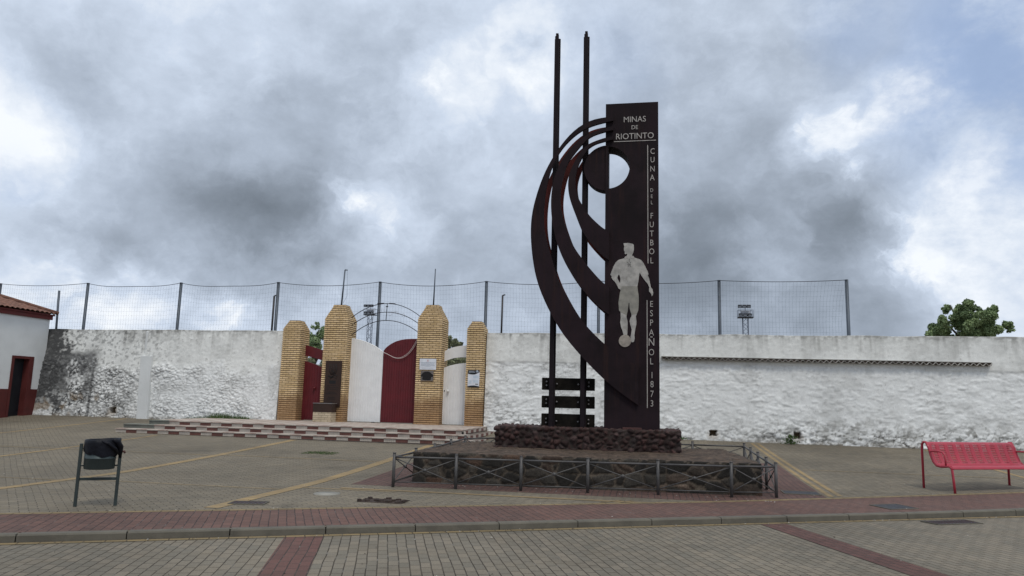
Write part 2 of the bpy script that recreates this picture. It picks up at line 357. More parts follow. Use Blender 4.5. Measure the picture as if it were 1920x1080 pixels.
# value noise and cell noise on arrays
def _h(i, s): 
    x = np.sin(i[..., 0]*127.1+i[..., 1]*311.7+i[..., 2]*74.7+s*53.3)*43758.5453
    return x-np.floor(x)
def vnoise(P, s=0):
    i = np.floor(P); f = P-i; f = f*f*(3-2*f); r = 0
    for a in (0, 1):
        for b in (0, 1):
            for c in (0, 1):
                w_ = (f[:, 0] if a else 1-f[:, 0])*(f[:, 1] if b else 1-f[:, 1])*(f[:, 2] if c else 1-f[:, 2])
                r = r+w_*_h(i+np.array([a, b, c]), s)
    return r
def fbm(P, s=0, o=4, rough=.5):
    r = 0; a = 1; t = 0
    for k in range(o): r = r+a*vnoise(P*2**k+k*17.3, s+k); t += a; a *= rough
    return r/t
def worley(P, s=0):
    i = np.floor(P); f1 = np.full(len(P), 9.); f2 = f1.copy(); idv = np.zeros((len(P), 3))
    for a in (-1, 0, 1):
        for b in (-1, 0, 1):
            for c in (-1, 0, 1):
                j = i+np.array([a, b, c]); q = j+np.stack([_h(j, s+k) for k in (1, 2, 3)], 1)*.9+.05
                d = np.sqrt(((q-P)**2).sum(1)); n1 = d < f1
                f2 = np.where(n1, f1, np.minimum(f2, d)); idv[n1] = q[n1]; f1 = np.where(n1, d, f1)
    return f1, f2, idv
def sstep(x, a, b): t = np.clip((x-a)/(b-a), 0, 1); return t*t*(3-2*t)
def np_mesh(name, V, F, m, smooth=True, col=None, parent=None, loc=None, kind=None):
    me = bpy.data.meshes.new(name); o = bpy.data.objects.new(name, me); COL.objects.link(o)
    L = np.zeros(3)
    if loc is not None and parent is None: L = np.array(loc, float); o.location = loc
    root = parent
    while root is not None: L = L+np.array(root.location); root = root.parent
    V = V-L; me.vertices.add(len(V)); me.vertices.foreach_set('co', V.astype(np.float32).ravel())
    k = F.shape[1]; me.loops.add(F.size); me.loops.foreach_set('vertex_index', F.astype(np.int32).ravel())
    me.polygons.add(len(F)); me.polygons.foreach_set('loop_start', np.arange(0, F.size, k, dtype=np.int32)); me.polygons.foreach_set('loop_total', np.full(len(F), k, np.int32))
    me.update(calc_edges=True); me.polygons.foreach_set('use_smooth', np.full(len(F), smooth)); me.materials.append(MATS[m])
    if col is not None:
        a = me.color_attributes.new('Col', 'FLOAT_COLOR', 'POINT'); c4 = np.ones((len(V), 4), np.float32); c4[:, :3] = col; a.data.foreach_set('color', c4.ravel())
    me.validate(); me.update()
    if parent is not None: o.parent = parent
    if kind: o['kind'] = kind
    return o
def gridF(nx, ny, off=0):
    i = np.arange(nx-1)[None, :]; j = np.arange(ny-1)[:, None]; a = (j*nx+i).ravel()+off
    return np.stack([a, a+1, a+1+nx, a+nx], 1)

# ------------------------------------------------------------------ ground
H0 = .12
def G(x, y):                              # plaza level: flat by the kerb, rising to the wall
    t = np.clip((np.asarray(y, float)-12.)/11.4, 0, 1.02)
    return H0+(.47-.006*(np.clip(x, -30, 30)+4))*t**1.3
def Gs(x, y): return float(G(x, y))
ZRD = .045; KO = np.array([-1.63, 9.17]); KS = np.array([math.cos(KA), math.sin(KA)]); KN = np.array([-math.sin(KA), math.cos(KA)])
def kxy(s, t): p = KO+KS*s+KN*t; return float(p[0]), float(p[1])
def strip(name, fn, ns, nt_, dz, m, road=False):
    V = []
    for j in range(nt_+1):
        for i in range(ns+1):
            x, y = fn(i/ns, j/nt_); V.append((x, y, (ZRD if road else Gs(x, y))+dz))
    V = np.array(V); F = gridF(ns+1, nt_+1)
    a, b, c = V[F[0][0]], V[F[0][1]], V[F[0][2]]
    if np.cross(b-a, c-a)[2] < 0: F = F[:, ::-1]
    return np_mesh(name, V, F, m, True, kind='structure')
def kstrip(name, s0, s1, t0, t1, dz, m, ns=40, nt_=3, road=False):
    return strip(name, lambda a, b: kxy(s0+(s1-s0)*a, t0+(t1-t0)*b), ns, nt_, dz, m, road)
def rect(name, x0, x1, y0, y1, dz, m, nx=2, ny=30): return strip(name, lambda a, b: (x0+(x1-x0)*a, y0+(y1-y0)*b), nx, ny, dz, m)
BIG = 2500.
# road: one flat sheet on the near side of the kerb, out to the horizon
V = [kxy(-BIG, 3.), kxy(BIG, 3.), kxy(BIG, -BIG), kxy(-BIG, -BIG)]
MB().add([(*p, ZRD) for p in V], [(3, 2, 1, 0)]).build('road', 'road pavers', kind='structure')
# plaza sheet: fine near, coarse to the horizon; follows G
ss = np.concatenate([[-BIG, -400, -100, -45], np.linspace(-36, 40, 229), [60, 120, 400, BIG]]); tt = np.concatenate([[.06], np.linspace(.5, 40, 159), [60, 120, 400, BIG]])
S_, T_ = np.meshgrid(ss, tt); XY = KO[None]+S_.ravel()[:, None]*KS+T_.ravel()[:, None]*KN
np_mesh('ground', np.c_[XY, G(XY[:, 0], XY[:, 1])], gridF(len(ss), len(tt)), 'plaza pavers', kind='structure')
# kerb stones, one metre each with open joints
k = MB(); 
for i in range(-28, 34):
    s0 = i*1.02-.15; 
    c = [kxy(s0, 0), kxy(s0+1.008, 0), kxy(s0+1.008, .13), kxy(s0, .13)]; h = [Gs(*p)+.006 for p in c]
    ci = [kxy(s0+.006, .014), kxy(s0+1.002, .014), kxy(s0+1.002, .13), kxy(s0+.006, .13)]
    vs = [(*p, -.05) for p in c]+[(*p, a-.014) for p, a in zip(c, h)]+[(*p, a) for p, a in zip(ci, h)]
    k.add(vs, [(0, 1, 5, 4), (1, 2, 6, 5), (2, 3, 7, 6), (3, 0, 4, 7), (4, 5, 9, 8), (5, 6, 10, 9), (6, 7, 11, 10), (7, 4, 8, 11), (8, 9, 10, 11)])
k.build('kerb', 'kerb concrete', kind='structure')
for a_ in (1.02, 1.2): strip('paving_mark', lambda a, b, a_=a_: (-.75+a_-1.+.07*a+.28*b, 11.40+.02*a+.40*b), 2, 3, .0065, 'yellow pavers')
kstrip('sidewalk', -30, 34, .135, 1.41, .004, 'sidewalk red pavers', 120, 4)
kstrip('paving_border', -30, 34, 1.41, 1.52, .006, 'yellow pavers', 120, 1)
kstrip('road_edge_line', -30, 34, -.11, -.004, .004, 'yellow pavers', 4, 1, True)
RD = np.array([math.cos(ROAD_ANG), math.sin(ROAD_ANG)]); RP = np.array([RD[1], -RD[0]])
for nm, s0, wd_ in (('road_red_band', -2.64, .42), ('road_red_band', 3.42, .38)):
    p0 = np.array(kxy(s0, -.115))
    k0 = (KS@RD)/(KS@RP) if abs(KS@RP) > 0 else 0
    def fn(a, b, p0=p0, wd_=wd_):
        p = p0+KS*(wd_/abs(KS@RP))*a-RD*7*b; return float(p[0]), float(p[1])
    strip(nm, fn, 3, 10, .004, 'road red pavers', True)
def yl(x0, x1, y0, y1): rect('paving_line', x0, x1, y0, y1, .0045, 'yellow plaza pavers')
yl(-5.68, -5.47, 9.05, 19.1); yl(-9.52, -9.32, 6.8+.6, 19.0); yl(-13.46, -13.33, 8., 18.8); yl(-17.6, -17.48, 8, 22.9)
yl(2.93, 3.02, 13.35, 22.9); yl(3.10, 3.19, 13.46, 22.9); yl(7.6, 7.72, 16, 22.9)
for x0, x1, y0, y1 in ((-5.46, -3.9, 11.45, 11.56), (-9.31, -5.69, 11.1, 11.2), (-17, -9.53, 10.9, 10.98), (-9.31, -5.69, 15.42, 15.53), (-17.4, -9.53, 15.3, 15.4), (3.27, 7.59, 17.1, 17.2), (7.73, 14, 17.1, 17.2)):
    rect('paving_line', x0, x1, y0, y1, .0035, 'yellow cross pavers', 20, 1)
rect('base_apron', -4.95, 2.88, 12.2, 18.1, .0025, 'apron red pavers', 12, 12)
strip('paving_border', lambda a, b: (-4.9+5.0*a, 11.60+.55*a*0+.12*b), 20, 1, .0055, 'yellow plaza pavers')

# ------------------------------------------------------------------ stone bases
def stone_box(x0, x1, y0, y1, z0, z1, res, cell, amp, colf, name, m, parent=None, label=None, rz=0., bulge=.35, loc=None, ucap=False):
    nx, ny, nz = [max(2, int(round((b-a)/res))+1) for a, b in ((x0, x1), (y0, y1), (z0, z1))]
    X, Y, Z = np.linspace(x0, x1, nx), np.linspace(y0, y1, ny), np.linspace(z0, z1, nz); Vs = []; Fs = []; off = 0
    def face(A, B, mk, flip):
        nonlocal off
        a, b = np.meshgrid(A, B); P = mk(a.ravel(), b.ravel()); F = gridF(len(A), len(B), off); Vs.append(P); Fs.append(F[:, ::-1] if flip else F); off += len(P)
    face(X, Z, lambda a, b: np.c_[a, np.full_like(a, y0), b], False); face(X, Z, lambda a, b: np.c_[a, np.full_like(a, y1), b], True)
    face(Y, Z, lambda a, b: np.c_[np.full_like(a, x1), a, b], False); face(Y, Z, lambda a, b: np.c_[np.full_like(a, x0), a, b], True)
    face(X, Y, lambda a, b: np.c_[a, b, np.full_like(a, z1)], False)
    V = np.concatenate(Vs); F = np.concatenate(Fs)
    key = np.round(V, 5); _, idx, inv = np.unique(key, axis=0, return_index=True, return_inverse=True); V = V[idx]; F = inv.ravel()[F]
    N = np.zeros_like(V)
    for ax, lo, hi in ((0, x0, x1), (1, y0, y1), (2, z0-9, z1)):
        N[:, ax] += (np.abs(V[:, ax]-hi) < 1e-4)*1.; N[:, ax] -= (np.abs(V[:, ax]-lo) < 1e-4)*1.
    N /= np.linalg.norm(N, axis=1)[:, None]; top = N[:, 2] > .95
    Pw = V+.05*(np.stack([fbm(V*3, 5), fbm(V*3, 9), fbm(V*3, 13)], 1)-.5)*2
    f1, f2, idv = worley(Pw/np.array(cell), 3); e = f2-f1
    rnd = np.stack([_h(np.floor(idv*977), 1), _h(np.floor(idv*977), 2), _h(np.floor(idv*977), 3)], 1)
    d = sstep(e, .02, bulge)*amp*(.6+.8*rnd[:, 0])+(fbm(V*18, 4)-.5)*amp*.5
    d = np.where(top, d*.35+(fbm(V*6, 8)-.5)*.03, d)
    C = colf(V, e, rnd, top); Vd = V+N*d[:, None]
    if rz:
        c, s = math.cos(rz), math.sin(rz); q = Vd-np.array([x0, y0, 0]); Vd = np.c_[q[:, 0]*c-q[:, 1]*s+x0, q[:, 0]*s+q[:, 1]*c+y0, q[:, 2]]
    return np_mesh(name, Vd, F, m, True, C, parent, loc)
def col_lower(V, e, r, top):
    n = fbm(V*7, 21); n2 = fbm(V*1.3, 31)
    st = np.array([.019, .018, .016])*(1+3.4*r[:, :1]**3)+np.array([.050, .024, .013])*(r[:, 1:2] > .68)*r[:, 2:3]
    mo = np.array([.125, .108, .088])*(.15+1.2*n2[:, None])
    k = sstep(e, .025, .095)[:, None]; c = mo*(1-k)+st*k; c = c*(.6+.8*n[:, None])*np.array([.80, .74, .68])
    wm = (sstep(n2, .62, .72)*sstep(-V[:, 0], 2.9, 3.4)*(n > .45))[:, None]; c = c*(1-wm)+np.array([.19, .19, .18])*wm
    tp = np.array([.070, .046, .031])*(.1+1.5*fbm(V*6, 41, 5, .65)[:, None])+np.array([.028, .022, .016])*sstep(fbm(V*22, 44), .4, .65)[:, None]
    tp = tp*(1-.5*(1-sstep(e, .0, .10)))[:, None]
    return np.where(top[:, None], tp, c)
def col_upper(V, e, r, top):
    n = fbm(V*9, 22)
    st = np.array([.030, .0145, .0125])*(.5+1.1*r[:, :1])+.012*(r[:, 1:2] > .7); k = sstep(e, .02, .16)[:, None]
    mo = np.array([.030, .022, .018])
    c = (mo*(1-k)+st*k)*(.55+.9*n[:, None])
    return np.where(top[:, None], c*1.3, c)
BZ1 = .65
lb = stone_box(-4.02, 1.85, 12.72, 16.45, 0.05, BZ1, .022, (.30, .30, .20), .022, col_lower, 'masonry_platform', 'masonry lower', rz=math.radians(3.6), bulge=.13, loc=(-1.1, 14.7, 0.1))
tag(lb, 'low wide platform of dark mortared volcanic stone inside the grey railing', 'platform')
ub = stone_box(-3.03, .60, 15.0, 16.25, BZ1-.03, 1.07, .02, (.115, .115, .10), .045, col_upper, 'stone_plinth', 'masonry upper', bulge=.5, loc=(-1.2, 15.6, BZ1))
tag(ub, 'upper plinth of small reddish lava cobbles carrying the steel monument', 'plinth')

# ------------------------------------------------------------------ monument
YF = 15.30                       # front of the tower
mon = thing('football_monument', 'tall dark rusted steel monument with curved arms, disc and footballer', 'monument', (-.9, YF+.25, 1.07))
def pl(pts, y=YF): return [(float(at(a, b, y)[0]), float(at(a, b, y)[2])) for a, b in pts]
TX0, TX1, TZ0, TZ1 = -.875, .235, 1.03, 7.97
cx, cz = [float(v) for v in (at(1139, 314, YF)[0], at(1139, 314, YF)[2])]; CR = .465
hx = TX0+.06
arc = [(cx+CR*math.cos(t), cz+CR*math.sin(t)) for t in np.linspace(math.acos((hx-cx)/CR), -math.acos((hx-cx)/CR), 40)]
m = MB(); m.prism([(TX0, TZ0), (TX1, TZ0), (TX1, TZ1), (TX0, TZ1)], YF, YF+.50, holes=[arc]); m.build('tower', 'corten', mon)
CR2 = .50; th0 = math.acos((TX0-.004-cx)/CR2)
half = [(cx+CR2*math.cos(t), cz+CR2*math.sin(t)) for t in np.linspace(th0, 2*PI-th0, 48)]
MB().prism(half, YF+.02, YF+.30).build('half_disc', 'corten', mon)
MB().box(-.50, -.12, YF-.09, YF-.05, 1.06, 1.115, bev=.005).build('foot_plate', 'rail rust', mon)
def smooth_line(P, n):
    P = np.array(P, float); d = np.r_[0, np.cumsum(np.linalg.norm(np.diff(P, axis=0), axis=1))]; t = np.linspace(0, d[-1], n)
    # cubic through the points (Catmull-Rom on arc length)
    out = []
    for x in t:
        i = min(max(np.searchsorted(d, x)-1, 0), len(P)-2); u = (x-d[i])/(d[i+1]-d[i]); h = d[i+1]-d[i]
        m0 = (P[i+1]-P[i-1])/(d[i+1]-d[i-1]) if i > 0 else (P[1]-P[0])/(d[1]-d[0])
        m1 = (P[i+2]-P[i])/(d[i+2]-d[i]) if i < len(P)-2 else (P[-1]-P[-2])/(d[-1]-d[-2])
        out.append((2*u**3-3*u**2+1)*P[i]+(u**3-2*u**2+u)*h*m0+(-2*u**3+3*u**2)*P[i+1]+(u**3-u**2)*h*m1)
    out = np.array(out)
    for _ in range(3): out[1:-1] = out[1:-1]*.5+(out[:-2]+out[2:])*.25
    return [tuple(map(float, p)) for p in out]
ARMS = [([(1150, 218.5), (1138, 219.5), (1108, 225), (1082, 240), (1060, 262), (1036, 296), (1019, 329), (1006, 366), (997, 403), (995, 440), (999, 487), (1008, 531), (1030, 583), (1056, 627), (1090, 668), (1132, 711), (1167, 739), (1197, 760)],
         [(1150, 226.5), (1138, 228), (1108, 236.5), (1093, 243), (1071, 260), (1050, 284), (1035, 313), (1026, 345), (1021, 375), (1019.5, 410), (1022, 440), (1032, 476), (1045, 520), (1067, 564), (1090, 600), (1132, 644), (1163, 667), (1197, 687)]),
        ([(1150, 237), (1138, 239), (1108, 249), (1093, 257), (1073, 275), (1055, 298), (1040, 331), (1034, 362), (1033, 385), (1036, 420), (1047, 464), (1066, 505), (1088, 537), (1103, 555), (1132, 583), (1142, 590)],
         [(1150, 244), (1138, 246), (1108, 256), (1095, 267), (1079, 286), (1064, 307), (1054, 340), (1050.5, 368), (1052, 392), (1059, 420), (1075, 461), (1090, 483), (1103, 500), (1132, 532), (1142, 538)]),
        ([(1150, 256), (1138, 258), (1108, 268), (1095, 277), (1081, 297), (1069, 322), (1065, 344), (1068, 371), (1080, 405), (1092, 433), (1103, 450), (1119, 468), (1132, 481), (1142, 488)],
         [(1150, 262), (1138, 264), (1108, 274), (1097, 287), (1087, 305), (1079, 330), (1079, 350), (1084, 370), (1094, 388), (1106, 405), (1119, 418), (1132, 429), (1142, 434)])]
for o_, i_ in ARMS:
    P = smooth_line(pl(o_, YF-.06), 60)+smooth_line(pl(i_, YF-.06), 60)[::-1]
    MB().prism(P, YF-.07, YF-.004).build('curved_arm', 'corten', mon)
    MB().prism(P, YF+.504, YF+.55).build('curved_arm', 'corten red', mon)
YL = YF-.006
def text(s, px, py, hpx, parent, y=YL, m='letter steel', name='lettering', x=None, z=None, size=None, th=.006, sx=.92):
    c = bpy.data.curves.new('txt', 'FONT'); c.body = s; c.align_x = 'CENTER'; c.align_y = 'CENTER'; c.extrude = th/2
    if x is None: p = at(px, py, y); x, z = float(p[0]), float(p[2]); a = at(px, py-hpx/2, y)[2]-at(px, py+hpx/2, y)[2]; size = float(a)/.70
    c.size = size; c.resolution_u = 3; o = bpy.data.objects.new('t', c); COL.objects.link(o)
    dg = bpy.context.evaluated_depsgraph_get(); dg.update(); me = bpy.data.meshes.new_from_object(o.evaluated_get(dg)); COL.objects.unlink(o)
    mm = MB(); mm.add([(x+v.co.x*sx, y-v.co.z, z+v.co.y) for v in me.vertices], [tuple(p.vertices) for p in me.polygons]); return mm
def put(mm, name, m, parent): return mm.build(name, m, parent)
def merge(lst):
    r = MB()
    for q in lst: r.add(q.v, q.f)
    return r
put(text('MINAS', 1190, 224, 10.5, mon), 'lettering', 'letter steel', mon)
put(text('DE', 1190, 239, 7.5, mon), 'lettering', 'letter steel', mon)
put(text('RIOTINTO', 1190, 255.5, 11, mon), 'lettering', 'letter steel', mon)
def col_text(items, x):
    return merge([text(ch, x+dx, y, h*.92, mon, sx=.80) for ch, y, h, dx in items])
put(col_text([('C', 284, 11.5, 1), ('U', 300, 11, 1), ('N', 317, 11.5, 1), ('A', 333.5, 12, .5)], 1222.5), 'lettering', 'letter steel', mon)
put(col_text([('D', 357, 7.5, 0), ('E', 368.5, 7.5, 0), ('L', 380, 7.5, 0)], 1222), 'lettering', 'letter steel', mon)
put(col_text([('F', 405, 11.5, 0), ('U', 421.5, 11.5, 0), ('T', 438.5, 12, 0), ('B', 455.5, 12, 0), ('O', 472, 12, 0), ('L', 489, 12, 0)], 1222), 'lettering', 'letter steel', mon)
put(col_text([('E', 570.5, 12, 0), ('S', 588, 12.5, 0), ('P', 605.5, 12.5, 0), ('A', 624, 13, 0), ('\u00d1', 642, 15.5, 0), ('O', 661, 13, 0), ('L', 678, 13, 0)], 1221.5), 'lettering', 'letter steel', mon)
put(col_text([('1', 704, 13, 0), ('8', 721, 13, 0), ('7', 739, 13, 0), ('3', 757, 13, 0)], 1222.5), 'lettering', 'letter steel', mon)
for (a, b), (c, d) in (((1151, 266), (1230, 262.5)), ((1215.2, 272), (1214.2, 494)), ((1213.8, 563), (1213.2, 765))):
    p, q = at(a, b, YL), at(c, d, YL); r = MB()
    if abs(a-c) > 20: z = (p[2]+q[2])/2; r.box(p[0], q[0], YL-.003, YL+.003, z-.007, z+.007)
    else: x = (p[0]+q[0])/2; r.box(x-.008, x+.008, YL-.003, YL+.003, q[2], p[2])
    r.build('inlay_line', 'letter steel', mon)
def fz(L): return pl([(1120+a/4.5, 440+b/4.5) for a, b in L], YL)
BODY = [(222,72),(262,70),(300,78),(308,88),(309,120),(304,150),(296,168),(290,178),(305,180),(315,195),(345,203),(370,215),(390,240),(410,280),(425,310),(432,335),(425,342),(437,370),(445,410),(452,445),(465,460),(472,490),(468,510),(460,520),(455,500),(445,488),(437,480),(436,455),(440,447),(425,415),(400,385),(375,350),(357,320),(352,350),(345,400),(338,436),(204,434),(198,465),(180,455),(165,425),(150,400),(130,380),(118,362),(122,350),(110,340),(120,310),(135,270),(155,235),(175,215),(205,205),(225,200),(235,185),(250,178),(252,160),(240,165),(230,160),(232,145),(225,135),(224,115),(228,100),(222,85)]
GAP = [(183,335),(190,350),(195,375),(192,410),(180,390),(168,365),(175,345)]
SHORTS = [(204,434),(338,436),(342,470),(348,510),(350,560),(348,610),(345,640),(333,668),(288,676),(272,620),(270,575),(265,575),(262,600),(255,650),(248,680),(196,652),(183,640),(180,600),(178,570),(185,530),(190,490),(198,465)]
LEGS = [[(196,653),(248,681),(246,695),(255,730),(256,770),(255,800),(252,850),(222,850),(212,810),(200,780),(193,740),(197,700)], [(288,677),(333,669),(325,690),(330,725),(330,750),(322,790),(315,830),(313,850),(315,880),(308,905),(290,908),(282,890),(280,860),(285,840),(290,800),(278,760),(272,730),(280,700),(288,690)]]
MB().prism(fz(BODY), YL-.006, YL+.003, holes=[fz(GAP)]).build('footballer_figure', 'figure steel', mon)
MB().prism(fz(SHORTS), YL-.008, YL+.001).build('footballer_shorts', 'figure shorts', mon)
for L in LEGS: MB().prism(fz(L), YL-.006, YL+.002).build('footballer_leg', 'figure steel', mon)
MB().prism(fz([(233+52*math.cos(t), 896+52*math.sin(t)) for t in np.linspace(0, 2*PI, 29)[:-1]]), YL-.010, YL-.001).build('ball', 'figure ball', mon)
lc = MB()
for a, b, c, d in ((252, 232, 262, 238), (275, 232, 285, 238), (253, 248, 264, 252), (275, 250, 285, 252), (255, 262, 266, 268), (274, 262, 284, 268), (262, 240, 278, 262), (278, 240, 262, 262), (270, 202, 268, 228)):
    (x0, z0), (x1, z1) = fz([(a, b), (c, d)]); lc.tube([(x0, YL-.0075, z0), (x1, YL-.0075, z1)], .0035, 5)
lc.build('shirt_laces', 'dark line', mon)
cl = MB(); 
for L in ([(252,176),(236,186),(226,200),(240,206),(262,194)], [(292,176),(306,184),(316,196),(296,204),(276,192)]): cl.prism(fz(L), YL-.010, YL-.004)
cl.build('shirt_collar', 'letter steel', mon)
# upright railway track behind the arms
tr = thing('upright_railway_track', 'two dark steel rails standing upright on three timber sleepers behind the curved arms', 'railway track', (-1.65, 15.55, 1.07))
YR = 15.50
def rail(px0, px1, py, tx0, tx1, tpy):
    xa, xb = at(px0, py, YR)[0], at(px1, py, YR)[0]; zt = at((tx0+tx1)/2, tpy, YR)[2]; c = (xa+xb)/2; h = (xb-xa)/2
    prof = [(-h, .10), (-h, .075), (-.014, .05), (-.014, -.03), (-h*.62, -.04), (-h*.62, -.07), (h*.62, -.07), (h*.62, -.04), (.014, -.03), (.014, .05), (h, .075), (h, .10)]
    n = len(prof); vs = [(c+a, YR+b, z) for z in (1.04, zt) for a, b in prof]
    fs = [(i, (i+1) % n, n+(i+1) % n, n+i) for i in range(n)]+[tuple(range(n-1, -1, -1)), tuple(range(n, 2*n))]
    q = MB(); q.add(vs, fs); q.box(c-h*.4, c+h*.45, YR-.05, YR+.05, zt, zt+.075); q.build('rail', 'rail steel', tr); return c
RC = [rail(1027, 1039, 796, 1043, 1054, 70), rail(1086, 1098, 798, 1098, 1110, 66)]
for za, zb in ((1.06, 1.34), (1.46, 1.71), (1.83, 2.085)):
    sl_ = MB().box(-2.20, -1.09, YR+.105, YR+.23, za, zb, bev=.01).build('sleeper', 'sleeper wood', tr)
    for c in RC:
        inner = 1 if c < -1.7 else -1
        for dx, dzs in ((-.115*inner, (.09, .17)), (.10*inner, (.125,))):
            for dz_ in dzs:
                q = MB(); q.tube([(c+dx, YR+.104, za+dz_), (c+dx, YR+.08, za+dz_)], .022, 8); q.build('bolt', 'bolt steel', sl_)

# ------------------------------------------------------------------ railing round the base
rl = thing('railing', 'low grey metal railing with crossed bars around the stone base', 'railing', (-1.1, 14.5, .12))
PF = [(-4.17, 12.10), (-3.13, 12.22), (-2.06, 12.35), (-.97, 12.48), (.16, 12.62), (1.33, 12.76), (2.05, 12.95)]
ang = math.radians(3.6)
PR = [PF[-1]]+[(2.05+.01*i*0-.01*i, 12.95+.93*i) for i in range(1, 5)]
PB = [(PR[-1][0]-1.07*i, PR[-1][1]-.03*i) for i in range(1, 6)]
PL = [PF[0]]+[(-4.17+.055*i, 12.10+1.01*i) for i in range(1, 5)]
HR = .565
def post(x, y):
    z = Gs(x, y); q = MB(); q.tube([(x, y, z-.02), (x, y, z+HR-.012)], .026, 12); q.tube([(x, y, z+HR-.012), (x, y, z+HR)], [.030, .026], 12); q.build('post', 'rail grey', rl)
for p in PF+PR[1:]+PB+PL[1:]: post(*p)
def panel(a, b):
    za, zb = Gs(*a), Gs(*b); L = Vector((b[0]-a[0], b[1]-a[1], 0)).normalized(); P = lambda p, z, o: (p[0]+L.x*o, p[1]+L.y*o, z)
    q = MB(); q.tube([P(a, za+.49, .02), P(b, zb+.49, -.02)], .017, 8); q.build('top_rail', 'rail grey', rl)
    q = MB(); q.tube([P(a, za+.085, .02), P(b, zb+.085, -.02)], .009, 6); q.build('bottom_rail', 'rail grey', rl)
    q = MB(); mid = Vector(((a[0]+b[0])/2, (a[1]+b[1])/2, (za+zb)/2+.285))
    q.tube([P(a, za+.47, .02), P(b, zb+.10, -.02)], .0095, 6); q.tube([P(a, za+.10, .02), P(b, zb+.47, -.02)], .0095, 6)
    n = Vector((L.y, -L.x, 0)); q.tube([mid-n*.02, mid+n*.02], .030, 12); q.build('cross_bars', 'rail grey', rl)
for ch in (PF, PR, [PR[-1]]+PB, PL, [PL[-1], PB[-1]]):
    for a, b in zip(ch[:-1], ch[1:]): panel(a, b)

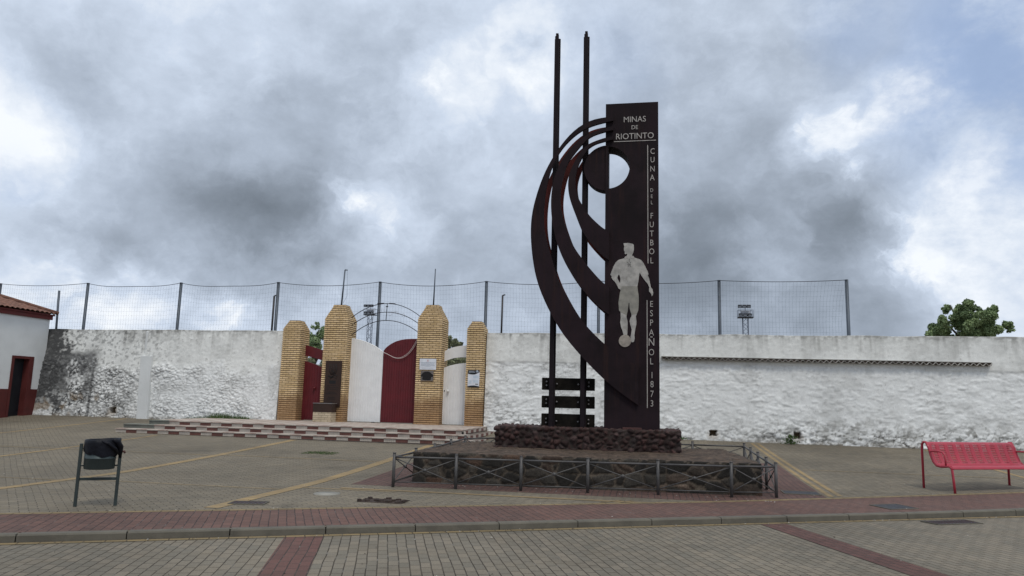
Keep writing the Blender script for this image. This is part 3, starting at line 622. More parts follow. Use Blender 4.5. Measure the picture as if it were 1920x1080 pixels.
# ------------------------------------------------------------------ long white wall
YW = 23.4; ZT = 3.74
def wall_section(x0, x1, name, label, left):
    res = .024 if left else .027; nx = int((x1-x0)/res); nz = 138 if left else 122; xs = np.linspace(x0, x1, nx)
    X, T = np.meshgrid(xs, np.linspace(0, 1, nz)); X = X.ravel(); T = T.ravel(); zb = G(X, 23.2)-.12; top = ZT+(fbm(np.c_[X*1.1, X*0, X*0], 3)-.5)*.05
    Z = zb+(top-zb)*T; P = np.c_[X, np.zeros_like(X), Z]
    zh = Z-(G(X, 23.2))                                  # height above the ground
    if left:
        zj = 2.45+(fbm(np.c_[X*2, X*0, X*0], 7)-.5)*.25; zj = np.where(X < -19.2, 2.75, zj); rub = 1-sstep(Z+(fbm(P*1.3, 61)-.5)*1.1, zj-.25, zj+.25)
    else:
        zj = np.where(X < .4, 2.82, np.where(X < 7.9, 2.86, 2.76))+.0*X; rub = 1-sstep(Z, zj-.06, zj+.02)
    Pw = P+.12*(np.stack([fbm(P*2.2, 5), fbm(P*2.2, 6), fbm(P*2.2, 7)], 1)-.5)
    Pw = Pw+.10*(np.stack([fbm(P*6, 25), 0*X+.5, fbm(P*6, 27)], 1)-.5)
    ca, cb = ((.19, .115), (.10, .06)) if left else ((.34, .16), (.15, .08))
    f1, f2, idv = worley(Pw/np.array([ca[0], 1., ca[1]]), 4); e = f2-f1; rnd = _h(np.floor(idv*911), 2)
    g1, g2, idg = worley(Pw/np.array([cb[0], 1., cb[1]])+31, 8); eg = g2-g1
    n1 = fbm(P*np.array([.5, 1, .8]), 12); n2 = fbm(P*np.array([2.2, 1, 2.6]), 15, 5, .6); n3 = fbm(P*np.array([9, 1, 12]), 17, 4, .6)
    stone = sstep(e, .0, .28)*.6+sstep(eg, 0, .3)*.4
    amp = rub*(.040 if left else .021)*(.55+.9*n2)*(1.25-.5*sstep(zh, .4, 2.2) if not left else 1.)
    if not left: amp = amp*(.45+.8*sstep(n1, .35, .6)+.5*(1-sstep(zh, .2, .9)))
    n4 = fbm(P*np.array([2.6, 1, 6.0])+.6*n2[:, None], 50, 4, .55); n5 = fbm(P*np.array([6., 1, 13.]), 55, 3, .5)
    if left: d = amp*stone*(.35+1.1*sstep(n1, .35, .65))+(n2-.5)*.022*(.35+rub)+(n3-.5)*.020
    else: d = amp*stone*(.10+.9*(1-sstep(zh, .1, .9)))+rub*(.014*sstep(n4, .47, .55)*(.15+.7*sstep(n1, .44, .6))+.010*sstep(n5, .58, .63))+(n2-.5)*.014*(.8+.3*rub)+(n3-.5)*.016
    batter = (.17 if left else .14)*(1-T)+(.22*sstep(-X, 19.8, 21.3)*(1-T)**1.0 if left else 0)
    over = np.zeros_like(X) if left else -.02*(1-rub)
    off = d+batter-over*0
    if left: off = off+.02*rub
    else: off = off-.03*rub                                # the upper course stands a little proud of the rubble
    white = np.array([.79, .795, .775])[None]*(.90+.16*n1[:, None])
    C = white*np.ones((len(X), 1))
    upc = np.array([.76, .76, .725])*(.80+.32*n2[:, None]); C = C*rub[:, None]+upc*(1-rub[:, None])
    # streaks of grime running down from the coping
    st = fbm(np.c_[X*6, X*0, Z*.5], 23, 4, .6); gr = sstep(st, .46, .70)*sstep(Z+(n2-.5)*1.2, 2.7, 3.8)*.42+sstep(n3, .45, .65)*sstep(Z, 3.5, 3.72)*.5+sstep(Z, 3.68, 3.72)*.35; gr = np.clip(gr+sstep(fbm(P*1.7, 71, 5, .65), .5, .66)*.22, 0, .85)
    C = C*(1-gr[:, None])+np.array([.26, .255, .235])*gr[:, None]
    # dark, paint-free joints and pits
    crack = (1-sstep(e, .0, .14))*.8+(1-sstep(eg, .0, .16))*.6; pick = sstep(n2, .50, .64)
    if left: wgt = .42+.9*((X > -19.4) & (X < -17.75))+.25*(X < -19.4); cd = np.clip(crack*(pick*.65+.38)*wgt, 0, 1)*rub
    else: low = (1-sstep(zh+(n2-.5)*.8, .15, .95)); wgt = .14+1.1*low*(.40+.60*sstep(X, 2, 6))+.35*(X < -1.2); cd = np.clip(crack*(pick*.9+.08)*wgt, 0, 1)*rub
    C = C*(1-cd[:, None])+np.array([.10, .095, .085])*cd[:, None]
    pit = sstep(n3, .66, .74)*(.55 if left else .28)*(.4+.6*pick); C = C*(1-pit[:, None])+np.array([.28, .27, .25])*pit[:, None]
    n6 = fbm(P*np.array([13., 1, 15.]), 81, 3, .6)
    if left:
        md = sstep(-X+.9*(n2-.5)+.9*(n3-.5)+.5*(n6-.5), 20.3, 20.75)*sstep(Z+(n2-.5), .95, 1.4)*(.62+.8*n6)
        md = np.maximum(md, sstep(-X, 19.0, 19.5)*np.exp(-((Z-2.82+.2*(n2-.5))/.16)**2)*.85)
        md = np.maximum(md, sstep(fbm(P*np.array([1.6, 1, 1.2]), 33, 5, .62), .36, .56)*sstep(-X, 18.9, 19.6)*(1-sstep(Z, 2.75, 3.05))*sstep(Z, 1.0, 1.7)*.85)
        md = np.maximum(md, sstep(fbm(P*2.4, 36, 5, .62), .50, .62)*sstep(-X, 17.2, 18.6)*(1-sstep(Z, 2.5, 2.85))*.35*sstep(n6, .42, .56))
        md = np.maximum(md, sstep(n6, .52, .60)*sstep(-X, 18.6, 19.8)*(1-sstep(Z, 2.7, 3.0))*(.35+.6*sstep(n2, .4, .6)))
        md = np.maximum(md, sstep(n6, .55, .65)*sstep(-X, 14.5, 19)*.5)
        md = np.maximum(md, crack*pick*rub*sstep(-X, 17.5, 18)*.8)
        md = np.maximum(md, (np.abs(X+19.35-.05*n2) < .05)*(Z < 2.72)*.75)
        md = md*(.72+.55*n3); md = np.clip(md, 0, .95); C = C*(1-md[:, None])+np.array([.040, .040, .041])*(.4+1.3*n6[:, None]*n2[:, None]*2)*md[:, None]
        br = sstep(fbm(P*3, 39), .56, .66)*sstep(-X, 18.6, 19.2)*(1-sstep(Z, 1.3, 1.6))*.6; C = C*(1-br[:, None])+np.array([.24, .17, .10])*br[:, None]
    if not left:
        bl_ = sstep(fbm(P*np.array([2.4, 1, 3.4]), 91, 5, .68), .46, .60)*(1-sstep(zh+(n1-.5)*1.2, .2, 1.25))*sstep(X, .5, 5)*.5
        C = C*(1-bl_[:, None])+np.array([.30, .295, .27])*bl_[:, None]
        bl_ = sstep(n6, .54, .62)*(1-sstep(zh+(n2-.5), .1, .9))*(.25+.5*sstep(X, 2, 6)); C = C*(1-bl_[:, None])+np.array([.12, .11, .09])*bl_[:, None]
    foot = (1-sstep(zh, .0, .14))*sstep(n2, .38, .6)*.5; C = C*(1-foot[:, None])+np.array([.17, .13, .08])*foot[:, None]
    holes = [(-18.35, .24, .11, .10)] if left else [(1.93+.0, .22, .10, .075), (4.33, .24, .09, .09), (9.5, .12, .12, .06)]
    for hx_, hz_, a, b in holes:
        q = np.maximum(np.abs(X-hx_)/a, np.abs(zh-hz_)/b)+(n3-.5)*.7; k_ = 1-sstep(q, .85, 1.1); off = off-k_*.22; C = C*(1-k_[:, None])+np.array([.035, .028, .02])*k_[:, None]
        k2 = (1-sstep(np.hypot((X-hx_)/(a*2.2), (zh-hz_+.05)/(b*2.2)), .5, 1.1))*.35; C = C*(1-k2[:, None])+np.array([.28, .20, .12])*k2[:, None]
    Vf = np.c_[X, YW-off, Z]; F = gridF(nx, nz); last = Vf[-nx:]; o = len(Vf)
    Vt = np.c_[last[:, 0], np.full(nx, YW+.42), last[:, 2]]; Vb = np.c_[Vt[:, 0], Vt[:, 1], zb[:nx]]
    Ft = np.stack([np.arange(nx-1)+o-nx, np.arange(nx-1)+1+o-nx, np.arange(nx-1)+1+o, np.arange(nx-1)+o], 1)
    Fb = np.stack([np.arange(nx-1)+o, np.arange(nx-1)+1+o, np.arange(nx-1)+1+o+nx, np.arange(nx-1)+o+nx], 1)
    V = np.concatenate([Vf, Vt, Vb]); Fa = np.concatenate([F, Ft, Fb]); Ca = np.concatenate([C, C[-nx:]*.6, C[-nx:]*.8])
    # end caps
    capL = np.concatenate([Vf[::nx], [Vt[0]], [Vb[0]]]); capR = np.concatenate([Vf[nx-1::nx], [Vt[-1]], [Vb[-1]]])
    ob = np_mesh(name, V, Fa, 'whitewash', True, Ca, loc=((x0+x1)/2, YW, .6))
    mm = MB()
    mm.add(list(map(tuple, capL)), [tuple(range(len(capL)))[::-1]]); mm.add(list(map(tuple, capR)), [tuple(range(len(capR)))])
    c = mm.build('end_face', 'wall white', ob)
    return tag(ob, label, 'wall')
wl = wall_section(-21.6, -12.2, 'perimeter_wall', 'whitewashed rubble wall with black mould, between red-doored building and brick piers', True)
wr = wall_section(-5.12, 15.5, 'perimeter_wall', 'long whitewashed rubble wall right of the gate, with a row of tiles', False)
# pilaster on the left wall
q = MB(); zg = Gs(-17.2, 23)-.05; b0, b1 = float(at(255, 786, 23.06)[0]), float(at(275, 786, 23.06)[0]); t0, t1 = float(at(264, 668, 23.24)[0]), float(at(284, 668, 23.24)[0])
q.add([(b0, 23.06, zg), (b1, 23.06, zg), (t1, 23.24, 2.80), (t0, 23.24, 2.80), (b0, 23.6, zg), (b1, 23.6, zg), (t1, 23.6, 2.84), (t0, 23.6, 2.84)],
      [(0, 1, 2, 3), (1, 5, 6, 2), (4, 0, 3, 7), (3, 2, 6, 7)]); q.build('buttress', 'wall white', wl)
q = MB(); q.box(-17.46, -17.36, 23.36, 23.7, 2.84, 3.69, bev=.02); q.build('upper_rib', 'wall white', wl)
# tile ledge on the right wall
xs = np.linspace(.41, 9.66, 560); ph = (xs-.41)/.165*2*PI; zl = 3.005-.0055*(xs-.41); zw = zl-.022+.030*np.abs(np.cos(ph/2))**.8*0+.034*np.cos(ph)
q = MB(); n_ = len(xs); vs = []; jag = np.repeat(rng.uniform(-.012, .012, 80), 12)[:n_]
for x, z, jj in zip(xs, zw, jag): vs += [(x, 23.22+jj, z), (x, 23.22+jj, z-.018), (x, 23.6, z+.03), (x, 23.6, z+.012)]
fs = []
for i in range(n_-1): a = i*4; b = a+4; fs += [(a+1, b+1, b, a), (a, b, b+2, a+2), (a+3, b+3, b+1, a+1)]
q.add(vs, fs, True); q.build('tile_row', 'tile ledge', wr)
q = MB()
for i in range(28):
    x = .41+9.25*i/28; z = 3.005-.0055*(x-.41); q.box(x+.004, x+9.25/28-.004, 23.245+rng.uniform(-.01, .01), 23.6, z+.028, z+.040+rng.uniform(0, .006))
q.build('tile_cover', 'tile ledge', wr)
q = MB(); q.add([(.43, 23.27, 2.955), (9.64, 23.27, 2.905), (9.64, 23.27, 2.995), (.43, 23.27, 3.045), (.43, 23.5, 2.955), (9.64, 23.5, 2.905), (9.64, 23.5, 2.995), (.43, 23.5, 3.045)], [(0, 1, 2, 3), (3, 2, 6, 7), (4, 5, 1, 0)]); q.build('hollow_shade_strip', 'rubble and shade dark', wr)  # dark strip added behind the tiles, painting the shade in their hollows
sb = MB().box(10.56, 10.95, 23.10, 23.22, 1.46, 1.68, bev=.004).build('wall_box', 'dado red', loc=(10.75, 23.2, 1.5))
tag(sb, 'small dark red box on the white wall above the bench armrest', 'box')

# ------------------------------------------------------------------ building on the left
XB = -21.35; bd = thing('white_building', 'white building with red base band, dark doorway and brown tiled roof', 'building', (-24, 20, .6))
zg = .45; q = MB(); y0, y1 = 15.5, 23.30; D0, D1 = 21.96, 22.58; DT = 2.60
q.box(XB-.3, XB, y0, D0-.09, zg, 4.2); q.box(XB-.3, XB, D1+.2, y1, zg, 4.2); q.box(XB-.3, XB, D0-.09, D1+.2, DT+.09, 4.2)
q.box(XB-6, XB-5.7, y0, y1, zg, 4.2); q.box(XB-5.7, XB-.3, y1-.3, y1, zg, 4.2); q.box(XB-5.7, XB-.3, y0, y0+.3, zg, 4.2)
q.build('wall', 'wall white', bd)
MB().box(XB, XB+.015, y0, D0-.092, zg, 1.55).box(XB, XB+.015, D1+.202, y1, zg, 1.56).build('base_band', 'dado red', bd)
fr = MB(); fr.box(XB-.28, XB+.03, D0-.09, D0, zg, DT+.09); fr.box(XB-.28, XB+.03, D1, D1+.2, zg, DT+.09); fr.box(XB-.28, XB+.03, D0, D1, DT, DT+.09)
fr = fr.build('door_frame', 'dado red', bd)
MB().box(XB-.24, XB-.19, D0, D1, zg, DT).build('door', 'door dark', bd)
MB().box(XB-.02, XB+.06, y0-.05, y1+.06, 4.06, 4.20).box(XB-.02, XB+.11, y0-.08, y1+.10, 4.20, 4.25).build('fascia', 'fascia red', bd)
ye, yr = 23.42, 21.2; xe, xr, ze, zr = XB+.22, XB-2.8, 4.25, 5.28
def roof_plane(A, B, rows, cols, fx):
    V = []; 
    for j in range(rows+1):
        for i in range(cols+1): V.append(fx(i/cols, j/rows))
    return np.array(V), gridF(cols+1, rows+1)
def main(a, b):
    y = 15.2+(ye-15.2)*a; smax = 1 if y < yr else (ye-y)/(ye-yr); s = b*smax
    st = (s*9) % 1; return (xe+(xr-xe)*s, y, ze+(zr-ze)*s+.045*abs(math.cos(y*PI/.21))+.022*(1-st))
def hip(a, b):
    x = xe+(2*(xr-xe))*a; smax = 1-abs(2*a-1); s = b*smax; return (x, ye+(yr-ye)*s, ze+(zr-ze)*s+.045*abs(math.cos(x*PI/.21)))
def back(a, b):
    p = main(a, b); return (2*xr-p[0], p[1], p[2])
V1, F1 = roof_plane(0, 0, 60, 320, main); V2, F2 = roof_plane(0, 0, 20, 200, hip); V3, F3 = roof_plane(0, 0, 20, 200, back)
np_mesh('roof', np.concatenate([V1, V2, V3]), np.concatenate([F1, F2[:, ::-1]+len(V1), F3[:, ::-1]+len(V1)+len(V2)]), 'roof tile', False, parent=bd)
q = MB(); q.tube([(xe, ye, ze+.06), (xr, yr, zr+.06)], .07, 8); q.tube([(xr, yr, zr+.06), (xr, 15.2, zr+.06)], .07, 8); q.build('ridge_tiles', 'roof tile', bd)

# ------------------------------------------------------------------ stepped platform
ZP = .755; stp = thing('entrance_steps', 'low stepped platform of red and cream checkered tiles before the gate', 'steps', (-9.6, 21.3, .5))
YS = [20.02, 19.58, 19.14]; ZS = [ZP, ZP-.113, ZP-.226]; XL = [-14.55, -15.05, -15.3]; XR = [-5.0, -4.75, -4.5]
XL = [-14.55, -15.05, -14.95]
for li, (ys, zs, xl, xr_) in enumerate(zip(YS, ZS, XL, XR)):
    b = MB(); b.box(xl+.002, xr_-.002, ys, 23.32, .1, zs-.03); n = int((xr_-xl)/.335)+1; ng = (2, 3, 0)[li]
    for i in range(n):
        xa, xb = xl+i*.335, min(xl+(i+1)*.335, xr_)
        if xb-xa < .02: continue
        t = 3 if i < ng else 1+(i+li) % 2
        z0 = max(Gs((xa+xb)/2, ys)-.01, zs-.113)
        if zs-.03-z0 > .02:                                 # small tesserae on the riser
            for a in range(6):
                for c in range(2): h = (zs-.034-z0)/2; b.box(xa+.004+a*.055, min(xb, xa+.002+(a+1)*.055-.004), ys-.012, ys+.005, z0+c*h, z0+(c+1)*h-.006, mi=t)
        b.box(xa+.001, xb-.001, ys-.03, ys+.34, zs-.028, zs, mi=3 if t == 3 else (5 if t == 1 else 4))
    if li == 0:                                             # floor of the top platform: small worn checker
        j = 0; y = ys+.343
        while y < 23.3:
            i = 0; x = xl
            while x < xr_-.02: xb = min(x+.335, xr_); b.box(x+.001, xb-.001, y, min(y+.332, 23.3), zs-.028, zs, mi=5 if (i+j) % 2 else 4); x += .335; i += 1
            y += .335; j += 1
    y = ys; z0 = zs-.113
    while y < 23.0:
        if zs-.05 > Gs(xr_, y): b.box(xr_-.005, xr_+.012, y+.003, y+.33, max(z0, Gs(xr_, y)-.01), zs-.034, mi=1+int((y-ys)/.335) % 2)
        y += .335
    b.build('step', ['tile grout', 'tile white', 'tile red', 'step grey', 'tile cream worn', 'tile rose worn'], stp)

# ------------------------------------------------------------------ brick piers
CH = .068
def pier(x0, x1, ytop0, zt1, zt2, dep, label, pf, topw):
    # straight shaft to zt1, stepped hipped head to zt2
    y0 = 23.10; y1 = y0+dep; xc = (x0+x1)/2; yc = (y0+y1)/2
    o = thing('brick_pier', label, 'brick pier', (x0, y0, ZP), 'brick gate piers'); br = MB(); jo = MB()
    nz = int(round((zt2-ZP)/CH))
    for i in range(nz):
        za = ZP+i*CH; zb = za+CH-.016; t = min(1, max(0, (za-zt1)/(zt2-zt1-CH))); hw = (x1-x0)/2*(1-t)+topw/2*t; hd = dep/2*(1-t)+(topw/2*dep/(x1-x0))*t
        br.box(xc-hw, xc+hw, yc-hd, yc+hd, za, zb, bev=.003); jo.box(xc-hw+.018, xc+hw-.018, yc-hd+.018, yc+hd-.018, zb-.002, za+CH+.002)
    br.build('brick_courses', 'pier brick', o); jo.build('mortar_joints', 'brick joint', o); return o
p1 = pier(-12.10, -11.44, 0, 3.76, 4.09, .66, 'short ochre brick pier, leftmost, joining the mouldy white wall', None, .40)
p2 = pier(-10.62, -9.80, 0, 4.10, 4.61, .80, 'tall ochre brick pier with the brown memorial plaque', None, .44)
p3 = pier(-7.38, -6.55, 0, 4.12, 4.60, .80, 'tall ochre brick pier with the white notice above a dark plaque', None, .44)
p4 = pier(-5.72, -5.15, 0, 3.80, 4.08, .60, 'short ochre brick pier with the black-headed information panel', None, .34)
# gates
YG = 23.52
def leaf(name, xa, xb, topf, m, parent, z0=ZP+.02, rib=.085, th=.02, y=YG):
    q = MB(); x = xa; xs_ = []; 
    while x < xb-1e-4:
        for fx, dy in ((0, 0), (.62, 0), (.70, .009), (.92, .009)):
            if x+fx*rib < xb: xs_.append((x+fx*rib, dy))
        x += rib
    xs_.append((xb, 0)); vs = []; fs = []
    for x, dy in xs_: vs += [(x, y+dy, z0), (x, y+dy, topf(x)), (x, y+.04, topf(x)), (x, y+.04, z0)]
    for i in range(len(xs_)-1): a = i*4; b = a+4; fs += [(a, b, b+1, a+1), (a+1, b+1, b+2, a+2), (a+2, b+2, b+3, a+3)]
    fs += [(0, 1, 2, 3), tuple(len(vs)-4+i for i in (3, 2, 1, 0))]
    q.add(vs, fs); return q.build(name, m, parent)
def interp(L, y=YG):
    P = sorted(pl(L, y)); X = [p[0] for p in P]; Z = [p[1] for p in P]; return lambda x: float(np.interp(x, X, Z))
dg_ = thing('double_gate', 'large double gate, left leaf white and right leaf dark red', 'gate', (-8.65, YG, ZP))
xl_, xm_, xr2 = -9.98, -8.66, -7.44
tL = interp([(648, 633.5), (656, 635), (664, 635.5), (675, 638), (687, 642), (696, 646), (704, 650), (712, 656), (718, 661)])
tR = interp([(718, 661), (721, 656.5), (725, 652), (733, 646), (743, 641), (752, 638.5), (760.6, 637), (772, 636.5), (786, 636.5)])
l1 = leaf('gate_leaf', xl_, xm_-.006, tL, 'gate white', dg_); l1['label'] = 'white gate leaf'
l2 = leaf('gate_leaf', xm_+.006, xr2, tR, 'gate red', dg_); l2['label'] = 'dark red gate leaf'
for par, f, a, b, m_ in ((l1, tL, xl_, xm_-.01, 'gate white'), (l2, tR, xm_+.01, xr2, 'gate red')):
    q = MB(); q.tube([(x, YG+.02, f(x)+.006) for x in np.linspace(a, b, 24)], .02, 6); q.build('top_edge', m_, par)
q = MB().box(-7.52, -7.44, YG-.05, YG-.004, ZP+.02, 2.0).box(-7.535, -7.50, YG-.02, YG-.006, ZP, 3.4); q.build('hinge_post', 'gate red', dg_)
for (x0, x1, door, bt, bb, m_, lab, hx_, px_) in (
        (-11.62, -10.66, [(556, 675.5), (566, 676), (577, 678), (590, 682.5), (602, 688)], [(556, 645.5), (570, 646.5), (585, 650), (594, 652.5), (603, 656)], [(556, 666.5), (575, 667.5), (590, 671), (603, 675.5)], 'gate red', 'narrow dark red side gate with arched panel above', 590, 728),
        (-6.62, -5.70, [(827, 692), (836, 688), (845, 685), (859, 682), (874, 680.5)], [(828, 662), (838, 656), (850, 651), (862, 648.5), (876, 648)], [(828, 680.5), (838, 675.5), (850, 671.5), (862, 670), (876, 670)], 'gate white', 'narrow white side gate with white arched panel above', 840, 733)):
    sg = thing('side_gate', lab, 'gate', ((x0+x1)/2, YG, ZP)); f = interp(door); A, B = interp(bt), interp(bb)
    leaf('gate_door', x0+.02, x1-.02, f, m_, sg, rib=.095)
    xs_ = list(np.linspace(x0, x1, 16)); MB().prism([(x, B(x)) for x in xs_]+[(x, A(x)) for x in xs_[::-1]], YG, YG+.03).build('arched_panel', m_, sg)
    hp = at(hx_, px_, YG-.02); q = MB(); q.sphere((hp[0], YG-.05, hp[2]), .045, 8); q.tube([(hp[0], YG, hp[2]), (hp[0], YG-.05, hp[2])], .02, 8); q.build('door_knob', m_, sg)
    if m_ == 'gate white': q = MB(); q.tube([(hp[0]-.12, YG+.002, hp[2]), (hp[0]-.12, YG-.008, hp[2])], .022, 10); q.build('lock', 'sign black', sg)
    zr_ = 2.62; 
# wire arch
ar = thing('wire_arch', 'thin dark iron arch frame spanning the two tall brick piers', 'arch', (-8.6, YG-.02, 3.7))
def arcp(x0, z0, x1, z1, zt, n=40):
    xc = (x0+x1)/2; L = []
    for t in np.linspace(-1, 1, n): L.append((xc+(x1-x0)/2*t, YG-.02, (z0 if t < 0 else z1)+(zt-(z0 if t < 0 else z1))*(1-abs(t)**2.05)))
    return L
for z0, z1, zt in ((4.22, 4.22, 4.70), (3.95, 3.95, 4.41), (3.60, 3.66, 4.13)): q = MB(); q.tube(arcp(-9.84, z0, -7.37, z1, zt), .013, 6); q.build('arch_bar', 'wire iron', ar)
q = MB(); q.tube([(-8.62, YG-.02, 4.14), (-8.60, YG-.02, 4.70)], .013, 6); q.tube([(-8.95, YG-.02, 4.70), (-8.72, YG-.02, 4.705)], .022, 6); q.tube([(-8.53, YG-.02, 4.705), (-8.32, YG-.02, 4.69)], .022, 6); q.tube([(-8.64, YG-.02, 4.60), (-8.57, YG-.02, 4.60)], .02, 6); q.build('upright_bar', 'wire iron', ar)
lt = MB()
for L in ([(715, 584), (716, 577), (721, 584), (722, 574)], [(728, 586), (727, 590), (731, 592), (735, 590), (735, 584)], [(738, 588), (739, 583), (742, 584), (742, 588), (743, 583), (746, 585), (746, 590)], [(755, 594), (753, 590), (757, 587), (759, 591), (758, 595)]):
    lt.tube([tuple(at(a, b, YG-.02)) for a, b in L], .004, 5)
lt.build('wire_lettering', 'wire pale', ar)
q = MB()
for dz_, s_ in ((0, .0), (.02, .03)):
    P = [at(a, b, YG-.06) for a, b in ((785, 630), (779, 642), (772, 654), (763, 664), (750, 671), (738, 670), (727, 664), (718, 660))]
    q.tube(smooth_line([(p[0]+s_, p[2]-dz_) for p in P], 30) and [(a, YG-.06, b) for a, b in smooth_line([(p[0]+s_, p[2]-dz_) for p in P], 30)], .008, 5)
tag(q.build('hanging_cable', 'cable pale', loc=(-8.2, YG-.06, 3.2)), 'pale cable drooping from tall pier across the dark red gate leaf', 'cable')
# poles on the piers
def pole(name, pts, y, r, m_, label, cat, extra=None):
    P = [at(a, b, y) for a, b in pts]; q = MB(); q.tube([tuple(p) for p in P], r, 8)
    if extra: extra(q, P)
    return tag(q.build(name, m_, loc=tuple(map(float, P[0]))), label, cat)
def hook(q, P):
    t = Vector(P[-1]); q.tube([t, t+Vector((.09, 0, -.01))], .02, 6); q.tube([t+Vector((.08, 0, 0)), t+Vector((.13, 0, -.9)), t+Vector((-.0, 0, -1.15))], .004, 4)
pole('flagpole', [(640, 575), (647, 506)], 23.5, [.028, .022], 'post grey', 'slim grey pole with pulley on the tall pier above the memorial plaque', 'pole', hook)
pole('flagpole', [(812.6, 575), (816.5, 504)], 23.5, [.026, .016], 'post grey', 'slim bare grey pole on the tall pier above the white notice', 'pole')
def lamp(q, P):
    t = Vector(P[-1]); q.tube([t, t+Vector((.10, -.05, .02))], .025, 6)
pole('utility_pole', [(508, 640), (514.3, 555)], 27, .04, 'post brown', 'thin dark pole behind the white wall beside a taller net post', 'pole', lamp)
pole('utility_pole', [(939.5, 640), (942.5, 554)], 27, .035, 'post brown', 'thin brown pole behind the wall near the short right pier', 'pole', lamp)
pole('utility_pole', [(103.5, 640), (111, 545)], 26, .045, 'post grey', 'short grey post behind the wall next to the white building', 'pole')

# ------------------------------------------------------------------ plaques and signs
yq = 23.085
def rectpx(c0, c1, y):
    a, b = at(*c0, y), at(*c1, y); return float(a[0]), float(b[0]), float(b[2]), float(a[2])
mp = thing('memorial_plaque', 'tall brown metal plaque with engraved emblem behind a brown bowl box on cream brick', 'plaque', (-10.2, 23.05, ZP))
MB().box(-10.47, -9.90, yq-.03, yq, 1.24, 2.74, bev=.006).build('plate', 'plaque brown', mp)
em = MB(); ex, ez = -10.19, 2.36
for dx in (-.12, -.06, .0, .06, .11): em.tube([(ex+dx, yq-.032, ez+.28), (ex+dx*1.05+.01*math.sin(dx*60), yq-.032, ez+.05), (ex+dx*.6, yq-.032, ez-.08)], .011, 5)
em.tube([(ex-.17, yq-.032, ez-.12), (ex-.05, yq-.032, ez-.16), (ex+.04, yq-.032, ez-.08), (ex+.15, yq-.032, ez-.12)], .016, 5); em.tube([(ex-.1, yq-.032, ez-.2), (ex+.02, yq-.032, ez-.15), (ex+.13, yq-.032, ez-.2)], .012, 5)
em.tube([(ex-.03, yq-.032, ez+.06), (ex+.04, yq-.032, ez-.02), (ex-.06, yq-.032, ez-.07)], .014, 5)
em.box(ex-.12, ex+.11, yq-.034, yq-.029, ez-.38, ez-.27); em.box(ex-.035, ex+.025, yq-.034, yq-.029, 1.35, 1.39); em.build('emblem', 'plaque dark', mp)
ln = MB()
for z, a, b in ((1.92, -.18, .14), (1.86, -.2, .2), (1.80, -.2, .2), (1.70, -.12, .12), (1.65, -.2, .18), (1.53, -.12, .1), (1.48, -.15, .12)):
    x = ex+a
    while x < ex+b: w_ = rng.uniform(.02, .05); ln.box(x, min(x+w_, ex+b), yq-.033, yq-.029, z, z+.018); x += w_+.012
ln.build('inscription', 'plaque dark', mp)
bx0, bx1, by0, by1 = -10.62, -9.98, 22.62, 23.02
MB().box(bx0+.01, bx1-.01, by0+.01, by1, ZP, ZP+.31).build('brick_plinth', 'plinth brick', mp)
bb_ = MB().box(bx0, bx1, by0, by1, ZP+.31, ZP+.58, bev=.004).build('bowl_box', 'plaque brown', mp)
MB().box(bx0-.01, bx1+.01, by0-.01, by1, ZP+.58, ZP+.60).build('rim_plate', 'bowl rim', bb_)
q = MB(); cxx, cyy = (bx0+bx1)/2, (by0+by1)/2; q.tube([(cxx, cyy, ZP+.600), (cxx, cyy, ZP+.606)], .15, 24); q.build('bowl', 'plaque dark', bb_)
def sign(name, label, c0, c1, m_, cat='sign', y=yq, th=.02):
    x0, x1, z0, z1 = rectpx(c0, c1, y); o = thing(name, label, cat, ((x0+x1)/2, y, z0)); MB().box(x0, x1, y-th, y, z0, z1, bev=.003).build('panel', m_, o); return o, x0, x1, z0, z1
o, x0, x1, z0, z1 = sign('notice_board', 'white rectangular notice with small red crest and grey lines of text', (787.5, 672.5), (817.5, 693.5), 'sign white')
W = x1-x0; Hh = z1-z0; yt = yq-.0215; q = MB()
for fz_, a, b, hh in ((.66, .06, .95, .055), (.56, .10, .90, .04), (.48, .10, .86, .04), (.40, .10, .92, .05), (.31, .32, .68, .035), (.14, .15, .85, .02)):
    x = x0+a*W
    while x < x0+b*W: w_ = rng.uniform(.02, .055); q.box(x, min(x+w_, x0+b*W), yt, yt+.003, z0+fz_*Hh-hh*Hh/2, z0+fz_*Hh+hh*Hh/2); x += w_+.008
q.build('text_lines', 'sign grey', o); MB().box(x0+.485*W, x0+.515*W, yt, yt+.003, z0+.82*Hh, z0+.93*Hh).box(x0+.45*W, x0+.55*W, yt, yt+.003, z0+.77*Hh, z0+.80*Hh).build('crest', 'sign red', o)
o, x0, x1, z0, z1 = sign('metal_plaque', 'small dark burnt metal plaque below the white notice', (789.5, 695), (812.5, 714.5), 'plaque steel', 'plaque')
W = x1-x0; Hh = z1-z0
poly = [(.08, .62), (.15, .80), (.30, .90), (.55, .93), (.75, .86), (.86, .70), (.98, .60), (.97, .42), (.84, .38), (.80, .08), (.55, .05), (.25, .08), (.12, .14), (.16, .40), (.02, .44), (.03, .58)]
MB().prism([(x0+a*W, z0+b*Hh) for a, b in poly][::-1], yt-.002, yt+.002).build('relief', 'plaque dark', o)
o, x0, x1, z0, z1 = sign('information_panel', 'white information panel with curved black header and footer on short pier', (877.8, 694.3), (898.5, 726.5), 'sign white')
W = x1-x0; Hh = z1-z0
hd = [(0, 1), (0, .80)]+[(t, .80-.045*math.sin(t*PI)+(.10*(t-.6)/.4 if t > .6 else 0)) for t in np.linspace(0.05, .95, 12)]+[(1, .90), (1, 1)]
